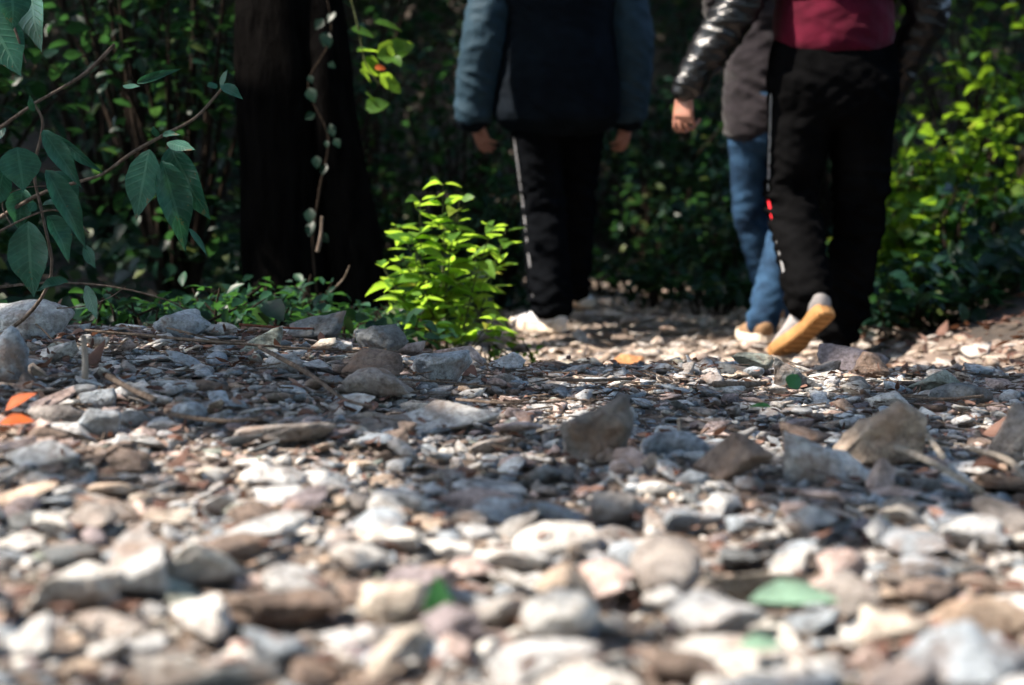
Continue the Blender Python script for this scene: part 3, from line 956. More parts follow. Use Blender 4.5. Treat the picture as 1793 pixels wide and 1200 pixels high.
# unseen trees added around the camera, keeping low sky off the walkers' backs
def added_shade_trees():
    g_ = np.random.default_rng(37)
    spots = [(-5.5, -5.5), (-2.6, -7.0), (.6, -6.6), (3.6, -6.8), (6.6, -4.6), (7.6, -.6), (7.2, 3.2), (-8.5, -3.5)]
    lab = ['behind the camera on the far left', 'behind the camera, second from the left', 'straight behind the camera', 'behind the camera, a little right', 'behind the camera on the right',
           'right of the camera', 'right of the track beyond the frame', 'far left behind the camera']
    for (x, y), l in zip(spots, lab):
        z0 = float(tz(x, y))
        e = empty('tree', (x, y, z0), 'broad low branched tree added to block sky ' + l, 'tree', 'trees of the wood')
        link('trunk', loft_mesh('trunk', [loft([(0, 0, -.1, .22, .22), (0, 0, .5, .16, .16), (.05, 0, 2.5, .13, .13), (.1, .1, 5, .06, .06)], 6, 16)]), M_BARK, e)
        n = 2600
        d = rand_dirs(n, g_); r = g_.uniform(.45, 1, n) ** .6
        P = d * r[:, None] * (2.1, 1.5, 2.5) + (0, 0, 2.6)
        P = P[P[:, 2] > -.1]
        k = ~through(P + (x, y, z0), .1)
        P = P[k]; n = len(P)
        sz = g_.uniform(.2, .34, n)
        link('crown', leaves_mesh('crown', P, rand_dirs(n, g_), rand_dirs(n, g_, .8), sz, sz * .6, g_.random(n) * .8), M_CROWN, e)
added_shade_trees()

# ------------------------------------------------------------------ undergrowth
def shrub_parts(seed, h, spread, nstem, lsz, per, lean=(0, 0), upper=.15, tmpl='low'):
    g_ = np.random.default_rng(seed)
    tubes, P, D_, N_, S_ = [], [], [], [], []
    for s in range(nstem):
        a = g_.uniform(0, 6.283); out = g_.uniform(.1, 1) * spread
        top = np.array([math.cos(a) * out + lean[0], math.sin(a) * out + lean[1], h * g_.uniform(.55, 1)])
        b_ = np.array([math.cos(a) * .04, math.sin(a) * .04, -.03])
        mid = b_ * .5 + top * .5 + np.array([g_.normal() * .05, g_.normal() * .05, h * .1])
        pts = catmull([b_, mid, top], 5)
        tubes.append(tube(pts, .006 + .006 * h, .002, 5, sub=1))
        for k in range(per):
            t = upper + (1 - upper) * (k + g_.random()) / per
            i = t * (len(pts) - 1); j = min(int(i), len(pts) - 2)
            c = pts[j] + (pts[j + 1] - pts[j]) * (i - j)
            aa = k * 2.4 + g_.random()
            r = g_.uniform(.25, 1.) * (.09 + .10 * h) * (1.15 - t * .6)
            tw = np.array([math.cos(aa), math.sin(aa), g_.uniform(-.1, .5)])
            q = c + tw * r
            P.append(q); D_.append(tw + g_.normal(size=3) * .5 + (0, 0, -.25)); N_.append(np.array([0, 0, 1]) + g_.normal(size=3) * .45); S_.append(lsz * g_.uniform(.55, 1.25))
    return tubes, np.array(P), np.array(D_), np.array(N_), np.array(S_), g_

def shrub(name, loc, seed, h, spread, nstem, lsz, per, label, cat='shrub', group=None, mat=M_LEAF, tmpl='low', wid=.55, cull=False, **kw):
    tubes, P, D_, N_, S_, g_ = shrub_parts(seed, h, spread, nstem, lsz, per, **kw)
    loc = (loc[0], loc[1], float(tz(loc[0], loc[1])))
    if cull:
        k = ~through(P + np.array(loc), .01)
        P, D_, N_, S_ = P[k], D_[k], N_[k], S_[k]
    e = empty(name, loc, label, cat, group)
    link('stem', loft_mesh('stem', tubes), M_STEM if mat is M_BUSH else M_DARKTWIG, e)
    r = g_.random(len(P)) ** 1.3
    link('foliage', leaves_mesh('foliage', P, D_, N_, S_, S_ * wid, r, tmpl), mat, e)
    return e
GS = 'shrubs of the dark wood behind the track'
big = [(-1.75, 4.5, 1.15, .5, 'shrub nearest the hanging leaves on the left, dark and dense'), (-1.25, 5.3, 1.6, .6, 'shrub filling the gap left of the dark tree trunks'),
       (-2.5, 5.6, 1.9, .7, 'tall shrub in the darkest part at the left edge'), (-.95, 6.4, 1.8, .7, 'tall shrub directly behind the dark tree trunks'),
       (-1.9, 6.8, 2.1, .8, 'tall shrub seen between the left edge and the trunks, farther back'), (-3.2, 7.2, 2.2, .8, 'far tall shrub at the left edge'),
       (-.25, 7.4, 1.5, .7, 'shrub between the trunks and the left walker, with sparse leaves'), (.25, 8.7, 1.3, .7, 'shrub behind the left walker, in deep shade'),
       (1.0, 9.0, 1.3, .7, 'shrub in the dark gap between the left walker and the leather sleeve'), (1.25, 8.2, .75, .45, 'low shrub left of the blue jeans, dark green'),
       (1.9, 8.4, 1.5, .7, 'shrub hidden behind the right hand walkers'), (2.25, 6.9, 1.3, .6, 'shrub right of the black trousers with sunlit leaves'),
       (2.75, 6.4, 1.5, .6, 'shrub at the right edge with speckled sunlight'), (3.1, 7.6, 2.0, .8, 'tall shrub in the upper right corner'),
       (1.75, 6.2, .75, .4, 'low shrub close behind the black trousers, bright yellow green'), (1.2, 7.0, .55, .35, 'low shrub left of the jeans at the edge of the track'),
       (-.05, 6.5, .7, .35, 'low shrub beside the left walker, at the left edge of the track'), (-.9, 8.9, 2.0, .8, 'far shrub glimpsed right of the trunks')]
for i, (x, y, h, sp, lab) in enumerate(big):
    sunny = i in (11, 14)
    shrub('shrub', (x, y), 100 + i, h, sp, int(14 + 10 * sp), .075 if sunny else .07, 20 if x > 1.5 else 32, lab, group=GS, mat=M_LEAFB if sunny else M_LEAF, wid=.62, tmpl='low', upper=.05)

# creeping leaves covering hillside and banks
def undergrowth():
    g_ = np.random.default_rng(23)
    n = 70000
    x = g_.uniform(-5.5, 5.5, n); y = g_.uniform(3.3, 13.5, n)
    ok = ~path_mask(x, y) & (np.abs(x) < .42 * y + .8)
    # bare earth on the right bank
    bare = (x > 1.2) & (y < 4.9) & (vnoise2(x * 3, y * 3, 6) > -.2)
    bare |= (y > 5) & (vnoise2(x * 1.4, y * 1.4, 8) > .45)
    dens = np.where(y > 8, .95, np.where(x < -.3, .40, .6))
    ok &= ~bare & (g_.random(n) < dens)
    x, y = x[ok], y[ok]
    z = tz(x, y) + g_.uniform(.0, .22, len(x)) * np.where(y > 5, 1, .45)
    P = np.column_stack([x, y, z]); m = len(P)
    D_ = rand_dirs(m, g_) * (1, 1, .5) + (0, -.35, -.25)
    N_ = np.array([0, -.55, 1.0]) + g_.normal(size=(m, 3)) * .4
    s = g_.uniform(.035, .095, m)
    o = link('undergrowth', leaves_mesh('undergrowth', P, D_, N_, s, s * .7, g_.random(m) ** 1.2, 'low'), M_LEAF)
    tag(o, 'creeping green leaves covering the hillside and banks behind the track', 'ground cover', kind='stuff')
undergrowth()

# leaf litter
def litter():
    g_ = np.random.default_rng(29)
    n = 5200
    y = np.sqrt(g_.uniform(.9, 3.5 ** 2, n)); x = g_.uniform(-1, 1, n) * (.38 * y + .1)
    wgt = .34 + .66 * sstep(-.1, -.8, x) * sstep(1.9, 2.5, y) + .3 * sstep(.5, .9, x) * sstep(1.6, 2, y)
    k = g_.random(n) < wgt
    x, y = x[k], y[k]
    n2 = 2200
    x2 = g_.uniform(1.1, 3.4, n2); y2 = g_.uniform(4.0, 7.2, n2)
    n3 = 1500
    x3 = g_.uniform(-2.2, -.2, n3); y3 = g_.uniform(3.2, 4.8, n3)
    x = np.concatenate([x, x2, x3]); y = np.concatenate([y, y2, y3])
    m = len(x)
    z = tz(x, y) + np.where(y < 3.5, g_.uniform(.006, .026, m), g_.uniform(.0, .02, m))
    P = np.column_stack([x, y, z])
    D_ = rand_dirs(m, g_) * (1, 1, .25)
    N_ = np.array([0, 0, 1.0]) + g_.normal(size=(m, 3)) * .35
    s = np.where(y < 3.5, g_.uniform(.010, .028, m), g_.uniform(.03, .06, m))
    o = link('leaf_litter', leaves_mesh('leaf_litter', P, D_, N_, s, s * g_.uniform(.3, .65, m), g_.random(m), 'ovate', curl=g_.uniform(-1.3, 1.6, m)), M_DEAD)
    tag(o, 'brown and reddish dead leaf scraps lying between the stones', 'leaf litter', kind='stuff')
    # fine needles and twig crumbs
    n = 2600
    y = np.sqrt(g_.uniform(1.4, 3.4 ** 2, n)); x = g_.uniform(-1, 1, n) * (.38 * y + .1)
    k = g_.random(n) < .25 + .75 * sstep(2.0, 2.6, y)
    x, y = x[k], y[k]; m = len(x)
    z = tz(x, y) + g_.uniform(.006, .022, m)
    a = g_.uniform(0, np.pi, m); L = g_.uniform(.015, .06, m); r = g_.uniform(.0006, .0016, m)
    d = np.column_stack([np.cos(a), np.sin(a), g_.normal(0, .12, m)])
    s_ = np.column_stack([-np.sin(a), np.cos(a), np.zeros(m)])
    P = np.column_stack([x, y, z])
    V = []
    for sg in (0, 1):
        c = P + d * (L * (sg - .5))[:, None]
        V += [c + s_ * r[:, None], c - s_ * r[:, None] * .5 + (0, 0, 1) * r[:, None], c - s_ * r[:, None] * .5 - (0, 0, 1) * r[:, None]]
    V = np.stack(V, 1).reshape(-1, 3)
    f0 = np.array([(0, 1, 4, 3), (1, 2, 5, 4), (2, 0, 3, 5)])
    F = (f0[None] + (np.arange(m) * 6)[:, None, None]).reshape(-1, 4)
    o = link('twig_litter', np_mesh('twig_litter', V, F), M_TWIG)
    tag(o, 'fine broken twigs and needles scattered over the stones', 'twig litter', kind='stuff')
litter()

# ------------------------------------------------------------------ bright bush beside the track
def bright_bush():
    g_ = np.random.default_rng(61)
    base = Vector((-.185, 4.0, float(tz(-.185, 4.0))))
    e = empty('bush', base, 'bright yellow green leafy bush glowing in the sun beside the trunk', 'bush')
    tips = [(672, 470), (885, 405), (720, 420), (775, 322), (805, 350), (735, 352), (862, 398), (700, 400), (780, 400), (835, 445), (705, 455), (690, 500), (800, 480),
            (850, 480), (740, 520), (780, 530), (720, 560), (830, 545), (690, 540), (760, 575), (865, 560), (715, 590), (880, 590), (795, 585)]
    tubes, P, D_, N_, S_ = [], [], [], [], []
    for (px, py) in tips:
        top = np.array(at(px, py, 4.0 + g_.uniform(-.18, .18))) - np.array(base)
        root = np.array([top[0] * .2 + g_.normal() * .01, top[1] * .3, -.02])
        mid = (root + top) / 2 + np.array([g_.normal() * .015, g_.normal() * .015, .03])
        pts = catmull([root, mid, top], 8)
        tubes.append(tube(pts, .0035, .0012, 5, sub=1))
        L = np.linalg.norm(top - root)
        k = max(3, int(L / .046))
        for j in range(k):
            t = 1 - (j / k) * .75
            i = t * (len(pts) - 1); q = min(int(i), len(pts) - 2)
            c = pts[q] + (pts[q + 1] - pts[q]) * (i - q)
            for s in range(3 if j == 0 else 2):
                a = j * 1.57 + s * (np.pi if j else 2.1) + g_.normal() * .3
                dirn = np.array([math.cos(a), math.sin(a), .15 + g_.normal() * .2])
                P.append(c + dirn * .006); D_.append(dirn); N_.append(np.array([0, 0, 1]) + g_.normal(size=3) * .3)
                S_.append(g_.uniform(.042, .098) * (.7 if j == 0 else 1))
    link('stem', loft_mesh('stem', tubes), M_STEM, e)
    S_ = np.array(S_)
    link('foliage', leaves_mesh('foliage', P, D_, N_, S_, S_ * .58, g_.random(len(S_)) ** 1.1, 'ovate', curl=g_.uniform(.2, 2.2, len(S_))), M_BUSH, e)
bright_bush()

# low plants at the foot of the wood, left
low = [(270, 560, 3.45), (330, 540, 3.7), (395, 560, 3.5), (450, 535, 3.8), (505, 560, 3.55), (560, 530, 3.9), (610, 570, 3.7), (660, 560, 4.0), (200, 560, 3.5), (430, 590, 3.35), (520, 515, 4.2), (700, 590, 3.6)]
for i, (px, py, D) in enumerate(low):
    p = at(px, py, D)
    places = ['under the hanging leaves', 'behind the rusty rimmed rock', 'left of the pointed slab', 'behind the pointed slab', 'before the trunks, left of the pitted rock', 'at the foot of the left trunk',
              'between the pitted rock and the flecked boulder', 'at the foot of the right trunk', 'at the left end behind the big pale boulder', 'right behind the leaf litter on the ridge', 'in the shade behind the pitted rock', 'between the flecked boulder and the bright bush']
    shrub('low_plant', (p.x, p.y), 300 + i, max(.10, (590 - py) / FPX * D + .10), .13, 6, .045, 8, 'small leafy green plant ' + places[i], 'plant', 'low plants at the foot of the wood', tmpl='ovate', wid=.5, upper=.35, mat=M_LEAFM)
# small bright plants in front of the path's left edge
for i, (px, py, D) in enumerate([(905, 590, 4.1), (860, 600, 3.95)]):
    p = at(px, py, D)
    shrub('low_plant', (p.x, p.y), 340 + i, .12, .06, 5, .03, 6, 'tiny bright sprout at the right foot of the bright bush, ' + ('the one farther right' if i == 0 else 'close to it'), 'plant', 'sprouts by the bright bush', tmpl='ovate', mat=M_LEAFB, upper=.3)
# bright leaves right of the black trousers
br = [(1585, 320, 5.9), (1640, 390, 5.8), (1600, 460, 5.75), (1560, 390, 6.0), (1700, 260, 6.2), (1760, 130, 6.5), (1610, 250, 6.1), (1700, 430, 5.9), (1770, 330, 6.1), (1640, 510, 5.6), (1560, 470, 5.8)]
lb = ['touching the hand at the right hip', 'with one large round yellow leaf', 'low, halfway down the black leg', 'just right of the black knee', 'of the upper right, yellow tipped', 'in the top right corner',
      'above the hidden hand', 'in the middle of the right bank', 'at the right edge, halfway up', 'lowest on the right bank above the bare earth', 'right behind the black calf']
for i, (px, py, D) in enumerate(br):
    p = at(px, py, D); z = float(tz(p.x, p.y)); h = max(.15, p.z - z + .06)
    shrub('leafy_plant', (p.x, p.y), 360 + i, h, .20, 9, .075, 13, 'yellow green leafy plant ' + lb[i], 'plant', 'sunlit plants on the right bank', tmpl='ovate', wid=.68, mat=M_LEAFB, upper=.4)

# darker plants behind, between the walkers
mid = [(1180, 330, 7.6), (1130, 420, 7.4), (1220, 420, 7.0), (1060, 450, 7.8), (1250, 350, 7.2), (1150, 480, 6.6), (1240, 490, 6.3), (720, 330, 7.2), (850, 330, 7.6), (700, 240, 7.6), (1120, 270, 8.2), (860, 430, 7.0)]
mid += [(1560, 540, 5.1), (1640, 560, 5.0), (1720, 520, 5.2), (1770, 470, 5.4), (1690, 350, 5.6)]
lm = ['in the upper gap between the walkers', 'low in the gap between the walkers, left part', 'touching the knee of the jeans from behind', 'right beside the left walker', 'beside the pocket of the jeans', 'at the foot of the gap between the walkers',
      'beside the hem of the jeans', 'above the bright bush', 'left of the left walker at thigh height', 'right of the trunk at hand height', 'beside the right hand of the left walker', 'behind the tip of the bright bush, at the track edge',
      'right of the black shoe at the edge of the track', 'above the creeping root on the right', 'low on the right bank near the edge of the photo', 'at the right edge of the photo, halfway down', 'in the middle of the right bank, shaded among sunlit leaves']
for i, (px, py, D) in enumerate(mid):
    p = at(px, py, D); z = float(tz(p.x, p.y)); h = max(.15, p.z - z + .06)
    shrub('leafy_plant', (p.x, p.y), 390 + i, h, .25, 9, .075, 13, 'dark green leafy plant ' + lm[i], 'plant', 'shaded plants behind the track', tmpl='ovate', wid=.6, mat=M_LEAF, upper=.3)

# ------------------------------------------------------------------ creeper on the trunks
def creeper():
    g_ = np.random.default_rng(71)
    P, D_, N_, S_ = [], [], [], []
    pts = []
    for (px, py) in [(560, 560), (548, 430), (560, 330), (575, 240), (540, 150), (580, 60), (560, -60)]:
        pts.append(np.array(at(px, py, 4.55)))
    pts = catmull(pts, 14)
    for i in range(22):
        c = pts[int(g_.integers(len(pts)))]
        q = c + np.array([g_.normal() * .025, g_.uniform(-.02, .01), g_.normal() * .03])
        P.append(q); D_.append([g_.normal() * .6, -.4, -.8]); N_.append([g_.normal() * .3, -1, .6 + g_.normal() * .3]); S_.append(g_.uniform(.025, .055))
    e = empty('creeper', pts[0], 'dark leafy creeper climbing between the two dark trunks', 'creeper')
    o = np.array(pts[0])
    link('vine', loft_mesh('vine', [tube(pts - o, .005, .003, 5, sub=1)]), M_DARKTWIG, e)
    S_ = np.array(S_)
    link('foliage', leaves_mesh('foliage', np.array(P) - o, D_, N_, S_, S_ * .75, g_.random(len(S_)) * .3, 'ovate'), M_LEAF, e)
creeper()

# bright sprig right of the trunk
def sprig():
    g_ = np.random.default_rng(81)
    D = 4.45
    e = empty('sprig', at(690, 620, D), 'sprig of bright backlit leaves hanging right of the trunk, one leaf orange', 'branch')
    o = np.array(e.location)
    st = [np.array(at(*p)) - o for p in [(600, -60, D), (625, 40, D), (640, 110, D), (665, 150, D)]]
    link('stem', loft_mesh('stem', [tube(st, .004, .0015, 5)]), M_STEM, e)
    spec = [((660, 100), (718, 78), .07), ((655, 40), (700, 48), .035), ((690, 100), (700, 112), .03), ((640, 100), (660, 130), .05), ((665, 130), (700, 160), .045), ((640, 190), (675, 180), .055),
            ((625, 90), (660, 85), .04), ((630, 125), (650, 140), .045), ((615, 50), (650, 60), .03), ((640, 165), (655, 172), .04), ((680, 75), (705, 95), .06)]
    P = [np.array(at(a[0], a[1], D)) - o for a, b_, w_ in spec]
    Q = [np.array(at(b_[0], b_[1], D + .03 * g_.normal())) - o for a, b_, w_ in spec]
    Dn = np.array(Q) - np.array(P)
    L = np.linalg.norm(Dn, axis=1) * 1.15
    link('foliage', leaves_mesh('foliage', np.array(P), Dn, np.tile([-.35, -.75, .5], (len(P), 1)) + g_.normal(size=(len(P), 3)) * .25, L, [s[2] for s in spec], g_.random(len(P)) * .6, 'round'), M_BUSH, e)
    q = np.array([at(656, 118, D - .02) - Vector(o)])
    r_ = link('orange_leaf', leaves_mesh('orange_leaf', q, [[1, 0, -.1]], [[0, -1, .4]], [.035], [.02], [.5], 'round'), M_ORANGE, e)
sprig()

# ------------------------------------------------------------------ lance leaved plant, left foreground
def lance_plant():
    e = empty('lance_leaved_plant', at(120, 600, 2.9), 'plant with long drooping bluish green leaves hanging over the ridge on the left', 'plant')
    o = np.array(e.location)
    def st(pts, r0, r1, nm='branch', mat=M_TWIG):
        P = [np.array(at(*p)) - o for p in pts]
        link(nm, loft_mesh(nm, [tube(P, r0, r1, 7, .15, sub=4)]), mat, e)
    st([(-60, 420, 2.75), (60, 345, 2.7), (140, 318, 2.68), (180, 305, 2.66), (232, 268, 2.65), (285, 238, 2.65), (340, 208, 2.65), (378, 168, 2.66), (392, 150, 2.66)], .0045, .0022)
    st([(-60, -60, 2.7), (15, 30, 2.62), (45, 110, 2.62)], .004, .002)
    st([(-60, 620, 2.85), (40, 560, 2.75), (90, 480, 2.7), (75, 380, 2.66), (60, 300, 2.65), (75, 220, 2.63), (60, 180, 2.62)], .0045, .002)
    g_ = np.random.default_rng(91)
    spec = [  # base px, tip px, width px, depth, lean towards camera
        ((262, 262), (236, 385), 58, 2.60), ((284, 282), (330, 432), 56, 2.62), ((300, 255), (350, 385), 66, 2.72), ((292, 250), (342, 262), 26, 2.60),
        ((330, 400), (365, 446), 12, 2.60), ((30, 258), (42, 332), 66, 2.60), ((75, 228), (140, 322), 34, 2.60), ((95, 235), (176, 305), 20, 2.66), ((80, 298), (155, 425), 40, 2.58),
        ((50, 388), (52, 520), 70, 2.60), ((84, 378), (128, 448), 36, 2.57), ((20, -30), (26, 46), 56, 2.60), ((-30, 10), (38, 136), 74, 2.62), ((50, -40), (62, 90), 64, 2.75),
        ((150, 500), (170, 560), 26, 2.60), ((148, 430), (166, 470), 20, 2.62), ((8, 296), (-14, 370), 40, 2.62), ((98, 300), (130, 380), 46, 2.75), ((40, 330), (30, 400), 44, 2.72), ((386, 150), (424, 168), 22, 2.66), ((380, 148), (362, 152), 16, 2.66),
        ((385, 150), (398, 122), 14, 2.68), ((275, 240), (268, 222), 14, 2.65), ((285, 238), (310, 232), 12, 2.64), ((215, 150), (246, 152), 14, 2.9), ((240, 146), (310, 120), 14, 2.9), ((60, 195), (50, 170), 12, 2.62),
        ((62, 355), (50, 372), 16, 2.64), ((75, 360), (100, 352), 14, 2.64), ((10, 225), (-30, 250), 30, 2.7), ((120, 495), (60, 500), 20, 2.6)]
    for (a, b_, wpx, D) in spec:
        P = np.array(at(a[0], a[1], D)) - o
        Q = np.array(at(b_[0], b_[1], D - .02)) - o
        d = Q - P; L = np.linalg.norm(d)
        nrm = np.array([g_.normal() * .55, -1, .35 + g_.normal() * .4])
        link('leaf', leaves_mesh('leaf', P[None], d[None], nrm[None], [L], [wpx / FPX * D * 1.05], [g_.random() * .95], 'lance', curl=[g_.uniform(-.4, 2.0)]), M_LEAFT, e)
lance_plant()

def stick(pts, r0, r1, label, mat=M_TWIG, name='stick', cat='stick', group='sticks and twigs', seed=0, side=()):
    P = [np.array(p) for p in pts]
    o = P[0]
    parts = [tube([p - o for p in P], r0, r1, 7, .18, 4, seed)]
    for s in side: parts.append(tube([np.array(q) - o for q in s], r1 * 1.2, r1 * .5, 5, .1, 4))
    ob = link(name, loft_mesh(name, parts), mat)
    ob.location = o
    tag(ob, label, cat, group)
    return ob
def A(*t): return [at(*p) for p in t]
stick(A((-60, 265, 2.7), (0, 224, 2.65), (60, 182, 2.62), (102, 158, 2.62), (150, 128, 2.62), (200, 79, 2.62)), .0042, .0030, 'straight bare stick rising to the right across the dark wood on the left')
stick(A((-40, 425, 2.6), (0, 405, 2.6), (50, 380, 2.6), (92, 368, 2.6), (130, 382, 2.6), (155, 408, 2.6)), .003, .0012, 'thin bare twig arching over the lowest hanging leaf')
stick(A((20, 395, 2.62), (4, 362, 2.62), (15, 340, 2.62), (50, 328, 2.62), (80, 326, 2.62)), .0014, .0010, 'fine curved tendril above the arching twig')
stick(A((-20, 505, 2.9), (90, 495, 2.95), (200, 503, 3.0), (290, 525, 3.05), (330, 545, 3.1)), .003, .002, 'long dull twig lying in the shade behind the left ridge')
stick(A((100, 540, 2.85), (150, 536, 2.85), (190, 522, 2.85), (220, 502, 2.85)), .0016, .001, 'thin twig curving up above the left ridge')
stick(A((556, 440, 4.3), (562, 410, 4.3), (564, 380, 4.3)), .006, .005, 'short pale broken stick standing before the dark trunks')
stick(A((570, 520, 4.0), (600, 490, 4.0), (612, 465, 4.0)), .0035, .002, 'slim bent twig among the low plants before the trunks')
def on(px, py, lift=.012):
    p = ground(px, py); return Vector((p.x, p.y, p.z + lift))
def tw(pxs, r0, r1, label, mat=M_TWIG, lift=.014, **k):
    lift += .014; r0 *= 1.25; r1 *= 1.25
    return stick([on(a, b_, lift) for a, b_ in pxs], r0, r1, label, mat, seed=pxs[0][0], **k)
tw([(150, 612), (300, 625), (420, 636), (560, 646), (700, 650)], .0024, .0015, 'longest thin twig running right across the left ridge', lift=.022)
tw([(230, 585), (300, 608), (370, 628), (430, 632)], .002, .0012, 'dark twig sloping down to the right among dead leaves, crossing the longest one', lift=.022)
tw([(455, 640), (540, 690), (600, 735), (650, 752)], .0034, .002, 'dark twig sloping down to the right, left of the arched slab', lift=.02)
tw([(190, 690), (230, 715), (270, 735)], .0045, .0035, 'stout brown stick end lying left of the smooth bluish pebble', lift=.014)
tw([(10, 580), (60, 600), (100, 640)], .002, .0012, 'thin twig curving down in the dead leaves by the left edge', lift=.025)
tw([(420, 600), (520, 606), (600, 603)], .002, .0012, 'thin reddish twig lying in front of the pointed slab', M_REDBARK, lift=.022)
tw([(975, 694), (1040, 697), (1110, 694)], .0028, .0022, 'straight brown twig lying behind the dark upright block', lift=.018)
tw([(700, 700), (780, 704), (860, 712)], .0018, .001, 'thin twig lying behind the whitish slab', lift=.02)
tw([(1135, 792), (1180, 798), (1235, 795)], .004, .002, 'strip of reddish bark lying right of the dark upright block', M_REDBARK, lift=.008)
tw([(1250, 700), (1310, 700), (1340, 697)], .0045, .004, 'short grey stick lying below the domed greenish stone', lift=.014)
tw([(1590, 770), (1620, 815), (1650, 862)], .005, .003, 'pale split stick leaning to the right behind the tan wedge', M_PALE, lift=.03)
tw([(1570, 830), (1640, 865), (1715, 912)], .005, .0035, 'long pale stick running down to the right of the tan wedge', M_PALE, lift=.022)
tw([(1700, 830), (1760, 850), (1800, 890)], .004, .003, 'pale stick at the right edge of the photo', M_PALE, lift=.02)
tw([(1585, 720), (1650, 728), (1720, 722)], .003, .002, 'thin brown stick lying in front of the log shaped stone', lift=.014)
tw([(800, 735), (900, 742), (980, 738)], .0024, .0014, 'thin dark twig between the whitish slab and the upright block', lift=.018)
tw([(300, 760), (380, 775), (460, 770)], .003, .002, 'twig lying in the shade below the smooth bluish pebble', lift=.014)
p = on(148, 680, 0)
stick([p, p + Vector((.002, .0, .035)), p + Vector((-.003, .01, .082))], .0062, .0056, 'short pale stump of a stick standing upright among the stones on the left', M_PALE)
p = on(1190, 800, 0)
stick([p, p + Vector((.0, .0, .02)), p + Vector((-.001, .005, .052))], .0036, .003, 'tiny white upright stick between the upright block and the lumpy brown rock', M_PALE)
# roots on the right bank
stick(A((1500, 570, 5.0), (1560, 578, 4.9), (1620, 592, 4.8), (1680, 600, 4.7)), .008, .004, 'dark root creeping over the earth right of the black shoe', M_TWIG)
stick(A((1560, 560, 4.95), (1575, 575, 4.9), (1600, 580, 4.88)), .006, .003, 'short reddish root beside the creeping dark one', M_REDBARK)

# single leaves on the track
def one_leaf(px, py, lpx, wpx, ang, mat, label, up=.5, curl=1., lift=.02, name='fallen_leaf', facing=(0, -.6, 1), tm='ovate', D=None):
    p = on(px, py, lift)
    s = p.y / FPX
    d = np.array([math.cos(ang), math.sin(ang) * .5, up])
    d /= np.linalg.norm(d)
    o = link(name, leaves_mesh(name, [[0, 0, 0]], [d], [facing], [lpx * s], [wpx * s], [.5], tm, curl=[curl]), mat)
    o.location = p
    tag(o, label, 'leaf', 'single leaves on the track')
one_leaf(10, 745, 60, 32, .5, M_ORANGE, 'bright orange dead leaf at the left edge of the photo', .7)
one_leaf(0, 770, 60, 34, .2, M_ORANGE, 'second orange leaf, paler and lower, at the left edge', .2)
one_leaf(1380, 760, 34, 30, .9, M_GREEN, 'small round green leaf standing on the low brown rock', .6, lift=.075, facing=(0, -1, .3), tm='round')
one_leaf(1350, 770, 40, 16, 2.6, M_GREEN, 'narrow green leaf lying left of the small round one', .1, lift=.05)
one_leaf(765, 1140, 115, 60, 1.45, M_GREEN, 'blurred green leaf standing upright in the bottom middle of the foreground', 3., facing=(.3, -1, .1), tm='ovate', lift=.008)
one_leaf(1310, 1128, 165, 62, .05, M_MINT, 'pale mint green leaf lying across the stones in the bottom right', .12, lift=.035)
one_leaf(1290, 1180, 90, 40, .3, M_MINT, 'smaller mint green leaf half hidden under the flat grey stone', .1, lift=.02)
for i, (px, py, l, w_, a, u, lab) in enumerate([
        (60, 575, 60, 28, .2, .3, 'curled reddish brown leaf in front of the big pale boulder'), (110, 590, 55, 26, 2.6, .3, 'brown curled leaf in the litter left of the curving twig'),
        (200, 572, 60, 30, 2.8, .6, 'tan curled leaf standing up on the ridge, left of the rusty rimmed rock'), (310, 598, 40, 20, .4, .5, 'small rust coloured leaf before the rusty rimmed rock'),
        (140, 660, 60, 30, 1.2, .2, 'brown leaf lying beside the upright stick stump'), (835, 682, 45, 22, 2.4, .5, 'small orange brown leaf on the sharp stones in the middle'),
        (1640, 600, 30, 20, .4, .8, 'dry brown leaf at the edge of the sunlit earth on the right'), (1700, 850, 70, 26, .1, .15, 'flat reddish leaf lying by the pale sticks on the right'),
        (1720, 790, 60, 30, .3, .4, 'brown leaf lying before the tall boulder at the right edge'), (520, 760, 40, 18, .6, .3, 'small brown leaf on the low ridge shaped stone'),
        (290, 850, 60, 30, .2, .5, 'orange brown leaf glowing in the sunlit patch on the left')]):
    one_leaf(px, py, l, w_, a, M_DEAD, lab, u, curl=[-2, 2.4][i % 2], lift=.024)

# ------------------------------------------------------------------ people
def garment(name, parts, mat, parent, voxel=.008, wr=0., wf=(7, 7, 22), smooth=4, seed=0, zones=None):
    me = remesh(loft_mesh('tmp', parts), voxel, smooth)
    if wr:
        co = np.array([v.co[:] for v in me.vertices]); nn = np.array([v.normal[:] for v in me.vertices])
        d = np.empty(len(co))
        for i, c in enumerate(co):
            a = mnoise.noise(Vector((c[0] * wf[0] + seed, c[1] * wf[1], c[2] * wf[2] + c[0] * 9)))
            b_ = mnoise.noise(Vector((c[0] * wf[0] * 2.3, c[1] * wf[1] * 2.3 + seed, c[2] * wf[2] * 1.9 - c[0] * 14)))
            d[i] = (1 - 2 * abs(a)) * .7 + b_ * .4
        k = wr
        if zones is not None: k = wr * zones(co)
        co = co + nn * (d * k)[:, None]
        me.vertices.foreach_set('co', co.astype(np.float32).ravel()); me.update()
    for p in me.polygons: p.use_smooth = True
    return link(name, me, mat, parent)

